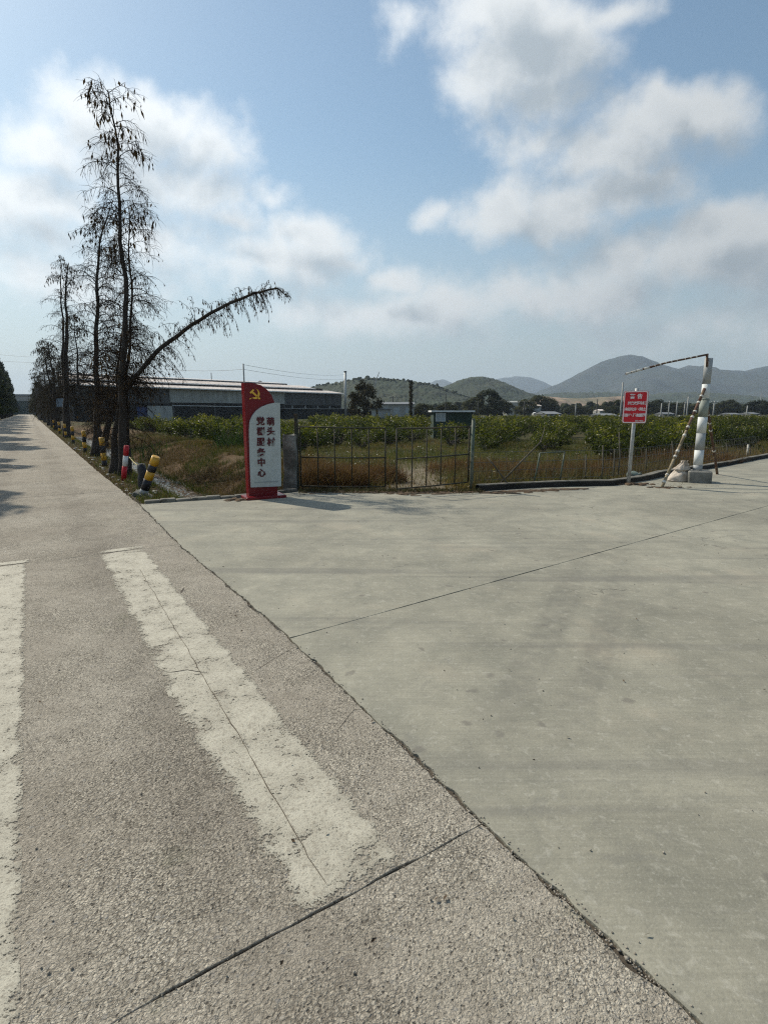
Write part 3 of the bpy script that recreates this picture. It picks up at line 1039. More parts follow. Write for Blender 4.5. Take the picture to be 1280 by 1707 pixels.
def make_hills():
    ridge('blue_far_mountain', [(690, 689), (705, 645), (725, 634), (740, 632), (752, 637), (775, 646), (800, 640), (830, 631), (858, 627), (880, 628), (905, 636), (930, 650), (980, 688)], 5200, 900, 'mountain_green', seed=3, rough=.12)
    ridge('mountain', [(800, 690), (860, 672), (900, 651), (930, 640), (965, 622), (1000, 604), (1030, 594), (1050, 591), (1070, 593), (1090, 602), (1112, 611), (1130, 615), (1148, 609), (1165, 610), (1185, 615), (1241, 618), (1262, 613), (1290, 607), (1340, 600), (1400, 612), (1480, 640), (1560, 690)], 3000, 900, 'mountain_green', seed=8, rough=.30, step=4, rows=40)
    ridge('foothill', [(830, 690), (880, 662), (930, 655), (1000, 655), (1050, 657), (1080, 660), (1110, 657), (1140, 655), (1180, 655), (1230, 659), (1270, 664), (1330, 660), (1400, 665), (1500, 690)], 1500, 260, 'hill_green', seed=12, rough=.2, step=2, rows=60, canopy=(5.0, 11.0))
    ridge('round_hill', [(690, 690), (715, 664), (740, 645), (765, 634), (785, 629), (803, 628), (820, 631), (845, 640), (870, 651), (890, 657), (910, 668), (935, 690)], 900, 130, 'hill_green', seed=17, rough=.16, step=1.2, rows=90, canopy=(1.6, 4.2))
    ridge('wooded_hill', [(350, 690), (395, 644), (430, 640), (470, 650), (510, 652), (530, 644), (560, 640), (590, 633), (610, 631), (640, 632), (670, 635), (700, 638), (725, 643), (745, 650), (770, 660), (800, 672), (830, 690)], 620, 110, 'hill_green', seed=23, rough=.16, step=1.6, rows=90, canopy=(2.2, 4.6), woods=(260, 1.0, 2.0))
    ridge('bare_slope', [(858, 690), (880, 668), (905, 660), (935, 663), (965, 664), (1000, 662), (1040, 660), (1062, 664), (1085, 676), (1100, 690)], 800, 60, 'bare_earth', seed=31, rough=.4, step=3, rows=18)


make_hills()


# ------------------------------------------------------------------ trees
def perp(d, rng):
    a = Vector((rng.gauss(0, 1), rng.gauss(0, 1), rng.gauss(0, 1)))
    a -= d * a.dot(d)
    return a.normalized()


def hang_leaf(m, p, L, w, rng, col):
    d = Vector((rng.gauss(0, .22), rng.gauss(0, .22), -1)).normalized()
    s = perp(d, rng) * w
    mid = p + d * (L * .45)
    m.quad(p, mid + s, p + d * L, mid - s, col)


def twiggy(m, leaf, p, d, L, r, rng, leaves, lsize, droop=.6, col=None, n=3):
    pts = [p]; q = p.copy(); dd = d.copy()
    for i in range(3):
        dd = (dd + Vector((rng.gauss(0, .18), rng.gauss(0, .18), -droop * .5 + rng.gauss(0, .1)))).normalized()
        q = q + dd * (L / 3); pts.append(q.copy())
    m.tube(pts, [r, r * .8, r * .6, r * .35], n, col, False)
    for i in range(leaves):
        t = rng.random() ** .6 * 2.98; k = int(t); f = t - k
        pp = pts[k] * (1 - f) + pts[k + 1] * f
        g = rng.uniform(.6, 1.5)
        hang_leaf(leaf, pp, lsize * rng.uniform(.5, 1.5), lsize * rng.uniform(.10, .22), rng, (.050 * g, .036 * g, .024 * g))


BARK_T = (.035, .028, .024)


def cypress(name, label, stems, seed, group='bare cypress trees along the road verge', nb=70, reach=1.15, limb=None, leafy=1.0, low=.23, green=0.0, twigs=12):
    """stems: list of (base point, [(height, dx, dy)...], base radius). One tree: trunk, crown, sometimes a leaning limb"""
    rng = random.Random(seed)
    base = Vector(stems[0][0])
    t = empty(name, base, label, 'tree', group)
    tw, lf = MB(), MB()
    first = True
    for (b, prof, r0) in stems:
        b = Vector(b); H = prof[-1][0]
        tr = MB()
        pts, rads = [], []
        ns = 22
        for i in range(ns + 1):
            h = H * i / ns
            dx = np.interp(h, [0] + [p[0] for p in prof], [0] + [p[1] for p in prof]); dy = np.interp(h, [0] + [p[0] for p in prof], [0] + [p[2] for p in prof])
            wob = .035 * math.sin(h * 1.7 + seed) + .02 * math.sin(h * 4.1 + seed)
            pts.append(b + Vector((dx + wob, dy + wob * .5, h - (.12 if i == 0 else 0))))
            fl = 1.0 + .45 * math.exp(-h * 3.2)
            rads.append(r0 * fl * (1 - .93 * (h / H) ** .85) + .006)
        tr.tube(pts, rads, 9)
        tr.build('trunk', 'bark', t)
        k_n = int(nb * (1 if first else .55) * (H / 9) ** .5)
        for i in range(k_n):
            f = low + (1 - low) * ((i + rng.random()) / k_n) ** 1.05
            h = f * H; j = min(ns - 1, int(f * ns)); ff = f * ns - j
            p = pts[j] * (1 - ff) + pts[j + 1] * ff
            az = rng.uniform(0, 2 * math.pi)
            L = reach * (1.05 - .62 * f) * rng.uniform(.55, 1.15) * (.75 if f < .25 else 1)
            el = rng.uniform(.25, .85) + .35 * f
            d = Vector((math.cos(az) * math.cos(el), math.sin(az) * math.cos(el), math.sin(el)))
            br = [p.copy()]; q = p.copy(); dd = d.copy(); nseg = 6
            for k in range(nseg):
                dd = (dd + Vector((rng.gauss(0, .10), rng.gauss(0, .10), -.20 - .05 * k + rng.gauss(0, .06)))).normalized()
                q = q + dd * (L / nseg); br.append(q.copy())
            rb = max(.005, min(.018, L * .012))
            tw.tube(br, [rb * (1 - .75 * k / nseg) for k in range(nseg + 1)], 4, BARK_T, False)
            nt = int(twigs * (.6 + .5 * L))
            for k in range(nt):
                u = .18 + .82 * (k + rng.random()) / nt; jj = min(nseg - 1, int(u * nseg)); fu = u * nseg - jj
                pp = br[jj] * (1 - fu) + br[jj + 1] * fu
                ax = (br[jj + 1] - br[jj]).normalized(); side = perp(ax, rng)
                dv = (ax * .55 + side * .8 + Vector((0, 0, .1))).normalized()
                nl = int(leafy * rng.uniform(.8, 4.0)); big = .065
                if f > .83: nl = int(leafy * rng.uniform(.5, 3)); big = .16
                twiggy(tw, lf, pp, dv, rng.uniform(.2, .55) * (1 - .25 * f), .0047, rng, nl, big, .75, BARK_T)
        first = False
    if limb:
        lm = MB(); pts = [Vector(p) for p in limb]
        fine = []
        for i in range(len(pts) - 1):
            for k in range(5):
                f = k / 5; fine.append(pts[i] * (1 - f) + pts[i + 1] * f + Vector((0, .012 * math.sin(i * 5 + k), .010 * math.sin(i * 3 + k * 1.7))))
        fine.append(pts[-1]); n = len(fine)
        lm.tube(fine, [.064 * (1 - i / (n - 1)) ** .8 + .006 for i in range(n)], 8)
        lm.build('limb', 'bark', t)
        for i in range(2, n - 1):
            for k in range(11 if i < n - 6 else 6):
                p = fine[i] * (f := rng.random()) + fine[i + 1] * (1 - f)
                ax = (fine[i + 1] - fine[i]).normalized()
                dv = (ax * .35 + perp(ax, rng) * .8 + Vector((0, 0, .25))).normalized()
                fl = i / n
                if rng.random() < .5 and fl < .75:
                    L = rng.uniform(.4, 1.15) * (1.15 - fl)
                    br = [p.copy()]; q = p.copy(); dd = dv.copy()
                    for _ in range(4):
                        dd = (dd + Vector((rng.gauss(0, .12), rng.gauss(0, .12), -.38))).normalized(); q = q + dd * (L / 4); br.append(q.copy())
                    tw.tube(br, [.007, .0065, .006, .005, .004], 3, BARK_T, False)
                    for b_ in br[1:]:
                        for _ in range(2):
                            twiggy(tw, lf, b_, (perp(ax, rng) + Vector((0, 0, -.2))).normalized(), rng.uniform(.08, .2), .0045, rng, int(rng.uniform(.4, 3.2)), .068, 1.0, BARK_T)
                else:
                    twiggy(tw, lf, p, dv, rng.uniform(.15, .4) * (1.2 - fl * .6), .0052, rng, int(rng.uniform(0, 4)), .07, 1.0, BARK_T)
    if green:
        for i in range(len(lf.c)):
            if rng.random() < green:
                g = rng.uniform(.5, 1.4); lf.c[i] = (.032 * g, .045 * g, .018 * g)
    n0 = len(tw.v)
    tw.v += lf.v; tw.f += [tuple(i + n0 for i in f) for f in lf.f]; tw.c += lf.c; tw.m += lf.m; tw.sm += lf.sm
    tw.build('crown', 'dry_leaf', t)
    return t


def leafy_tree_meshes(seed, H, R, cone=.0, leaves=2600, size=.28, cols=((.030, .044, .018), (.060, .075, .030)), trunk_r=.2, bare=.22, clumps=46):
    """trunk mesh and crown mesh for a full crown, base at the origin"""
    rng = random.Random(seed)
    tr = MB(); pts = [Vector((.06 * math.sin(i + seed), .06 * math.cos(i * 1.3), H * .92 * i / 8 - (.3 if i == 0 else 0))) for i in range(9)]
    tr.tube(pts, [trunk_r * (1 - .85 * i / 8) + .02 for i in range(9)], 7)
    lf = MB()
    for c in range(clumps):
        f = bare + (1 - bare) * (c + rng.random()) / clumps
        rad = R * ((1 - f) * cone * 1.25 + (1 - cone) * math.sqrt(max(.02, 1 - ((f - bare) / (1 - bare) * 2 - .92) ** 2 * .95)))
        a = rng.uniform(0, 6.28); rr = rad * rng.uniform(.25, 1.0) ** .6
        cpt = Vector((math.cos(a) * rr, math.sin(a) * rr, H * f + rng.gauss(0, H * .015)))
        j = min(7, int(max(0, f - .12) / .92 * 8))
        tr.tube([pts[j], (pts[j] + cpt) / 2 + Vector((0, 0, .1)), cpt], [.05 * trunk_r / .2, .03 * trunk_r / .2, .012], 4)
        cr = R * rng.uniform(.22, .42); g0 = rng.uniform(.65, 1.3)
        for _ in range(leaves // clumps):
            d = Vector((rng.gauss(0, 1), rng.gauss(0, 1), rng.gauss(0, .75))); d = d.normalized() * (cr * rng.random() ** .4)
            p = cpt + d
            n = (d.normalized() + Vector((rng.gauss(0, .5), rng.gauss(0, .5), rng.gauss(0, .5) + .3))).normalized()
            u = perp(n, rng) * size * rng.uniform(.5, 1.1); w = n.cross(u) * rng.uniform(.3, .6)
            g = g0 * rng.uniform(.7, 1.3); col = lerp3(cols[0], cols[1], rng.random()); col = tuple(x * g for x in col)
            m_ = p
            lf.quad(m_ - u, m_ - w, m_ + u, m_ + w, col)
    return tr.mesh('trunk', 'bark'), lf.mesh('crown', 'far_leaf')


def leafy_tree(name, meshes, loc, scale, rot, label, group):
    t = empty(name, loc, label, 'tree', group)
    t.scale = (scale[0], scale[0], scale[1]) if isinstance(scale, tuple) else (scale,) * 3
    t.rotation_euler = (0, 0, rot)
    for nm, me in (('trunk', meshes[0]), ('crown', meshes[1])):
        o = bpy.data.objects.new(nm, me); COL.objects.link(o); o.parent = t
    return t


def make_trees():
    # the tall tree by the tilted bollard, with its companion stems and the leaning limb
    b = RF(15.6, 1.86, -.06)
    top = at(176, 150, b.y)
    limb_px = [(212, 648), (222, 632), (262, 585), (318, 542), (372, 510), (425, 488), (462, 480), (480, 494)]
    base_pt = at(205, 700, b.y)
    limb = [at(px, py, b.y - .02 * i) for i, (px, py) in enumerate(limb_px)]
    def prof(pxs, base, depth):
        return [(at(px, py, depth).z - base.z, at(px, py, depth).x - base.x, 0.0) for px, py in pxs]
    b2 = RF(16.3, 1.72, -.06); b3 = RF(16.4, 2.1, -.06)
    cypress('cypress_tree', 'tall bare cypress with a long leaning limb, behind the red and white bollard',
            [(b, prof([(203, 740), (206, 640), (208, 480), (200, 330), (193, 250), (183, 165), (181, 150)], b, b.y), .105),
             (b3, prof([(213, 640), (217, 520), (218, 400), (216, 345)], b3, b3.y), .06),
             (b2, prof([(190, 730), (203, 660), (206, 610), (207, 590)], b2, b2.y), .11)], 7, nb=120, reach=1.5, limb=limb, leafy=.55, twigs=18)
    b = RF(23.05, 1.98, -.08); c = RF(23.4, 2.1, -.08)
    cypress('cypress_tree', 'bare forked cypress, second from the leaning limb along the verge',
            [(b, prof([(161, 700), (162, 600), (160, 480), (166, 420), (178, 360), (182, 345)], b, b.y), .14),
             (c, prof([(185, 690), (196, 640), (203, 570), (206, 540)], c, c.y), .13)], 11, nb=120, reach=1.9, leafy=.55, twigs=16)
    b = RF(41, 1.95, -.08); c = RF(41.4, 2.05, -.08)
    cypress('cypress_tree', 'bare twin-stemmed cypress rising behind the blue roadside board',
            [(b, prof([(110, 640), (111, 560), (110, 480), (112, 440)], b, b.y), .24),
             (c, prof([(106, 640), (105, 560), (102, 480), (100, 432)], c, c.y), .14)], 15, nb=100, reach=2.1, leafy=1.0, twigs=11, low=.22)
    b = RF(33, 3.3, -.2)
    cypress('cypress_tree', 'thin pale-stemmed bare tree between the twin-stemmed and the forked cypress',
            [(b, prof([(130, 640), (126, 560), (124, 525)], b, b.y), .10)], 19, nb=70, reach=1.7, leafy=1.5, low=.12)
    # leafier cypresses farther down the verge
    specs = [(58, 1.95, 7.6, 2.9, 'bushy brown cypress just beyond the blue roadside board'), (69, 2.0, 8.2, 3.0, 'bushy brown cypress, second beyond the blue roadside board'),
             (84, 2.0, 7.6, 3.0, 'bushy cypress, third beyond the blue roadside board'), (104, 2.0, 8.0, 3.2, 'bushy cypress, fourth beyond the blue roadside board'), (130, 2.0, 8.5, 3.2, 'bushy cypress near the far end of the verge')]
    for i, (s, v, H, rc, lab) in enumerate(specs):
        bb = RF(s, v, -.1)
        cypress('cypress_tree', lab, [(bb, [(H * .5, .2, 0), (H, .1 * (-1) ** i, 0)], .20), (bb + Vector((.5, .2, 0)), [(H * .45, .5, 0), (H * .8, .9, .2)], .12)], 31 + i,
                nb=120 if i < 2 else 70, reach=rc, leafy=2.0 if i < 3 else 3, low=.2, green=.35, twigs=11)
    ms = [leafy_tree_meshes(50 + i, 8.0, 2.0, .7, 2600, .26, ((.028, .034, .018), (.060, .055, .030)), .2, .2) for i in range(2)]
    for i, s in enumerate((160, 185, 212, 240, 268)):
        leafy_tree('cypress_tree', ms[i % 2], RF(s, 2.4 + (i % 2) * .8, -.2), (1.15, 1.1), i * 1.3, 'small far cypress where the verge row meets the road end', 'far cypresses at the end of the verge row')
    # evergreen row on the other side of the road
    ms = [leafy_tree_meshes(60 + i, 14.0, 2.2, .72, 5200, .34, ((.018, .030, .014), (.040, .052, .022)), .22, .13, 80) for i in range(3)]
    for i in range(26):
        s = 22.5 + 9.4 * i
        leafy_tree('evergreen_tree', ms[i % 3], RF(s, -5.4 - .3 * (i % 2), -.1), (1.0 + .08 * ((i * 7) % 3 - 1), .97 + .05 * ((i * 5) % 4 - 1)), i * 2.1,
                   'dark evergreen in the row along the far side of the road' if s > 140 else 'tall evergreen on the far roadside casting shade across the road', 'evergreen row on the far side of the road')
    # broad trees in the middle distance
    ms = [leafy_tree_meshes(70 + i, 8.0, 3.6, .0, 3000, .42, ((.030, .040, .020), (.055, .060, .030)), .25, .12, 50) for i in range(3)]
    br = leafy_tree_meshes(77, 8.0, 3.8, .0, 3200, .40, ((.075, .055, .035), (.085, .075, .040)), .22, .10, 50)
    dist = [(607, 640, 100, 4.0, br, 'rounded brown-leaved tree beside the tall chimney pipe'), (815, 651, 190, 3.6, ms[0], 'dark rounded tree right of the green shed, tallest in the plain'),
            (790, 664, 200, 3.2, ms[1], 'low tree against the round hill, left of the dark rounded tree'), (838, 668, 210, 3.0, ms[2], 'low tree just right of the dark rounded tree'),
            (875, 667, 240, 3.3, ms[1], 'low wide tree left of the bare slope'), (897, 660, 260, 3.4, ms[0], 'dark tree in front of the bare earth slope'), (914, 664, 260, 3.2, ms[2], 'smaller dark tree at the end of the clump before the bare slope'),
            (1030, 668, 230, 3.6, ms[1], 'dark tree just left of the red warning board'), (1095, 668, 240, 3.4, ms[2], 'tree just right of the red warning board'), (1125, 672, 250, 3.5, ms[0], 'low tree left of the leaning pole prop'),
            (1160, 674, 250, 3.5, ms[1], 'low tree behind the middle of the prop'), (1215, 668, 260, 3.6, ms[2], 'tree to the right of the striped pole'), (1266, 668, 240, 3.8, ms[0], 'dark tree at the far right edge of the plain'),
            (960, 676, 260, 3.5, ms[0], 'low tree under the middle of the bare slope'), (1000, 677, 270, 3.5, ms[2], 'low tree under the right part of the bare slope'), (745, 672, 180, 3.2, ms[2], 'low tree behind the green shed'),
            (705, 674, 150, 3.0, ms[0], 'low tree right of the dark vine-covered mast'), (648, 674, 150, 3.0, ms[1], 'low tree left of the dark vine-covered mast')]
    for i, (px, py, D, R, me, lab) in enumerate(dist):
        p = at(px, py, D); H = p.z + .35
        leafy_tree('broad_tree', me, (p.x, D, -.35), (R / 3.7 * D / 150, H / 8.2), i * 1.9, lab, 'broad trees across the plain')
    # the wood that closes the plain
    rng = random.Random(9); m = MB()
    for i in range(420):
        px = rng.uniform(640, 1400); D = rng.uniform(300, 480); p = at(px, 690, D); r = rng.uniform(1.6, 3.4); g = rng.uniform(.6, 1.3)
        for k in range(3):
            m.blob((p.x + rng.gauss(0, r * .5), D + rng.gauss(0, r * .5), r * .7 * k + .6), r * (1 - .2 * k), i % 29, 7, 5, .35, (1, 1, .9), 0, (.034 * g, .044 * g, .022 * g))
    tag(m.build('distant_woods', 'far_leaf'), kind='stuff')
    m = MB()
    for i in range(160):
        px = rng.uniform(-60, 110); D = rng.uniform(300, 340); p = at(px, 690, D); r = rng.uniform(2.2, 4.2); g = rng.uniform(.6, 1.2)
        for k in range(3):
            m.blob((p.x, D + rng.gauss(0, r * .5), r * .8 * k + 1), r * (1 - .2 * k), i % 29, 7, 5, .35, (1, 1, .9), 0, (.024 * g, .034 * g, .018 * g))
    tag(m.build('road_end_woods', 'far_leaf'), kind='stuff')


make_trees()


# ------------------------------------------------------------------ orchard shrubs, weeds, grass
def shrub_meshes(seed, H=1.5, R=.95, nbr=34, leaves=20, size=.085, flush=.5):
    rng = random.Random(seed)
    st, lf = MB(), MB()
    for i in range(nbr):
        a = rng.uniform(0, 6.28); f = rng.random()
        R_ = R * (.35 + .65 * math.sqrt(rng.random()))
        hz = H * (.28 + .72 * rng.random() ** .8) * (1 - .28 * (R_ / R) ** 2)
        tip = Vector((math.cos(a) * R_, math.sin(a) * R_, hz))
        mid = Vector((tip.x * .4, tip.y * .4, hz * .42 + .1))
        st.tube([Vector((rng.gauss(0, .04), rng.gauss(0, .04), -.15)), mid, tip], [.022, .014, .005], 4)
        g0 = rng.uniform(.7, 1.25)
        fl = flush * sstep(hz / H, .55, .95) * (1 if rng.random() < .75 else .2)
        for k in range(leaves):
            d = Vector((rng.gauss(0, 1), rng.gauss(0, 1), rng.gauss(0, .8))).normalized() * (.26 * rng.random() ** .5)
            p = tip + d + (mid - tip) * (rng.random() ** 2 * .7)
            n = Vector((rng.gauss(0, .7) + d.x * 2, rng.gauss(0, .7) + d.y * 2, rng.gauss(.4, .5))).normalized()
            u = perp(n, rng); L = size * rng.uniform(.7, 1.4)
            w = n.cross(u) * (L * rng.uniform(.32, .5))
            g = g0 * rng.uniform(.75, 1.3)
            c = lerp3((.046, .064, .013), (.33, .32, .05), fl * rng.uniform(.2, 1.0)); c = tuple(x * g for x in c)
            b0 = p - u * L; t0 = p + u * L
            n0 = len(lf.v); fold = n * (L * .18)
            lf.v += [b0, p + w + fold, t0, p - w + fold]
            lf.face((n0, n0 + 1, n0 + 2), c); lf.face((n0, n0 + 2, n0 + 3), c)
    return st.mesh('stem', 'bark_pale'), lf.mesh('foliage', 'green_leaf')


SHRUBS = []


def make_orchard():
    rng = random.Random(21)
    kinds = [shrub_meshes(100 + i, 1.45 + .12 * (i % 3), .95 + .1 * (i % 2), 38, 25, .078, (.35, .75, .55, .25, .9, .5)[i % 6]) for i in range(6)]
    spots = []
    row_u = Vector((.35, .94, 0)).normalized(); row_v = Vector((row_u.y, -row_u.x, 0))
    for a in np.arange(-10, 90, 2.3):
        for b in np.arange(-60, 80, 2.9):
            p = row_u * float(a) + row_v * float(b) + Vector((rng.gauss(0, .30), rng.gauss(0, .30), 0))
            if p.y < 12: continue
            t = p.x / p.y
            s, v = road_sv(p.x, p.y)
            px = CX + FPX * p.x / (p.y * CP + SP * 2.0)
            if v < 7.6 or px < 205 or px > 1330: continue
            d = seg_dist(p.x, p.y, APRON_FAR)
            if p.y < np.interp(px, [200, 480, 600, 780, 860, 960, 1080, 1330], [23, 24, 27, 26, 23, 18.5, 16, 19]) or d < 2.1: continue
            if abs(p.x - (.9 + .06 * (p.y - 11))) < 1.5 and p.y < 23: continue
            if px < 560 and p.y < 24 and rng.random() < .4: continue
            lim = 64 if px > 560 else 58
            if p.y > lim: continue
            if abs(p.x - 4.9) < 2.4 and 37 < p.y < 43: continue
            if rng.random() < .14 or fbm2(p.x, p.y, 51, 2, .16) < -.42: continue
            spots.append(p)
    spots.sort(key=lambda p: p.length)
    near = spots[:290]; rest = spots[290:]
    for i, p in enumerate(near):
        z, _ = land(p.x, p.y)
        k = kinds[rng.randrange(6)]
        px = CX + FPX * p.x / (p.y * CP + SP * 2.0)
        zone = 'on the bank side, left of the village sign' if px < 410 else 'hidden partly behind the village sign' if px < 490 else 'seen through the closed gate leaf' if px < 645 else 'seen through the swung gate leaf' if px < 790 else 'above the crooked stakes right of the gate' if px < 960 else 'just left of the warning board' if px < 1036 else 'right behind the warning board' if px < 1085 else 'seen beside the leaning prop' if px < 1165 else 'beyond the striped pole' if px < 1195 else 'at the far right of the field'
        rowname = 'front-row' if p.y < 27 else 'middle-row' if p.y < 40 else 'back-row'
        o = empty('orchard_shrub', (p.x, p.y, z), 'leafy green %s orchard shrub %s' % (rowname, zone), 'shrub', 'orchard shrubs in the field')
        sc = rng.uniform(.62, 1.10); o.scale = (sc * rng.uniform(.9, 1.15), sc * rng.uniform(.9, 1.15), sc * rng.uniform(.82, 1.1)); o.rotation_euler = (0, 0, rng.uniform(0, 6.28))
        for nm, me in (('stem', k[0]), ('foliage', k[1])):
            c = bpy.data.objects.new(nm, me); COL.objects.link(c); c.parent = o
    # farther shrubs merge into one green mass
    fm = []
    for kk in kinds[:3]:
        me = kk[1]
        n = len(me.vertices); co = np.empty(n * 3, np.float32); me.vertices.foreach_get('co', co)
        fl = np.empty(len(me.loops), np.int32); me.loops.foreach_get('vertex_index', fl)
        cl = np.empty(len(me.loops) * 4, np.float32); me.color_attributes['tint'].data.foreach_get('color', cl)
        vc = np.zeros((n, 3), np.float32); vc[fl] = cl.reshape(-1, 4)[:, :3]
        fm.append((co.reshape(-1, 3), fl.reshape(-1, 3), vc))
    for a in np.arange(62, 120, 3.2):
        for b in np.arange(-46, 90, 2.6):
            if len(rest) < 620: rest.append(Vector((float(b) + rng.gauss(0, .5), float(a) + rng.gauss(0, .5), 0)))
    Vs, Fs, Cs, off = [], [], [], 0
    for p in rest:
        px = CX + FPX * p.x / (p.y * CP + SP * 2.0)
        s, v = road_sv(p.x, p.y)
        if px < 520 and p.y > 60: continue
        if v < 8 or px < 180 or px > 1340: continue
        if abs(p.x - 4.9) < 2.4 and 37 < p.y < 43: continue
        co, f, c = fm[rng.randrange(3)]
        keep = rng.sample(range(len(f) // 2), len(f) // 6)
        a = rng.uniform(0, 6.28); sc = rng.uniform(.6, 1.05); R = np.array(((math.cos(a), -math.sin(a), 0), (math.sin(a), math.cos(a), 0), (0, 0, 1)))
        ks = np.array(keep); vi = (ks[:, None] * 4 + np.arange(4)).ravel()
        cc = co[vi].reshape(-1, 4, 3); ctr = cc.mean(1, keepdims=True); cc = (ctr + (cc - ctr) * 1.8).reshape(-1, 3)
        w = cc @ R.T * sc + np.array((p.x, p.y, -.34))
        Vs.append(w); Cs.append(c[vi]); Fs.append(np.arange(len(vi)).reshape(-1, 4) + off); off += len(vi)
    me = numeric_mesh('distant_orchard', np.concatenate(Vs), np.concatenate(Fs), 'green_leaf', np.concatenate(Cs))
    tag(link('distant_orchard', me), kind='stuff')


make_orchard()


def blades(name, spots, rng, h0, h1, w, cols, lean=.35, seg=2, curl=.4):
    """tapering bent grass blades at the given root points"""
    n = len(spots)
    P = np.array([tuple(s) for s in spots], np.float32)
    r = np.random.default_rng(rng.randrange(1 << 30))
    az = r.uniform(0, 2 * np.pi, n); L = r.uniform(h0, h1, n) * r.uniform(.6, 1.0, n); le = np.abs(r.normal(0, lean, n))
    d = np.stack([np.cos(az), np.sin(az), np.zeros(n)], 1); fa = r.uniform(0, 2 * np.pi, n); sd = np.stack([np.cos(fa), np.sin(fa), np.zeros(n)], 1)
    up = np.array([0, 0, 1.0])
    rows = []
    for k in range(seg + 1):
        t = k / seg
        c = P + up * (L * t * (1 - .25 * le * t))[:, None] + d * (L * (le * t + curl * le * t * t))[:, None]
        ww = (w * (1 - .9 * t) * r.uniform(.6, 1.3, n))[:, None]
        rows.append(c - sd * ww); rows.append(c + sd * ww)
    V_ = np.stack(rows, 1).reshape(-1, 3); m = 2 * (seg + 1)
    base = (np.arange(n) * m)[:, None]
    F = np.concatenate([base + np.array([[2 * k, 2 * k + 1, 2 * k + 3, 2 * k + 2]]) for k in range(seg)], 0)
    cols = np.array(cols, np.float32); ci = r.integers(0, len(cols), n); mixf = r.uniform(0, 1, n)[:, None]; cc = cols[ci] * mixf + cols[r.integers(0, len(cols), n)] * (1 - mixf)
    cc = cc * r.uniform(.65, 1.3, n)[:, None]
    C_ = np.repeat(cc, m, 0)
    o = link(name, numeric_mesh(name, V_, F, 'grass_blade', C_)); tag(o, kind='stuff')
    return o


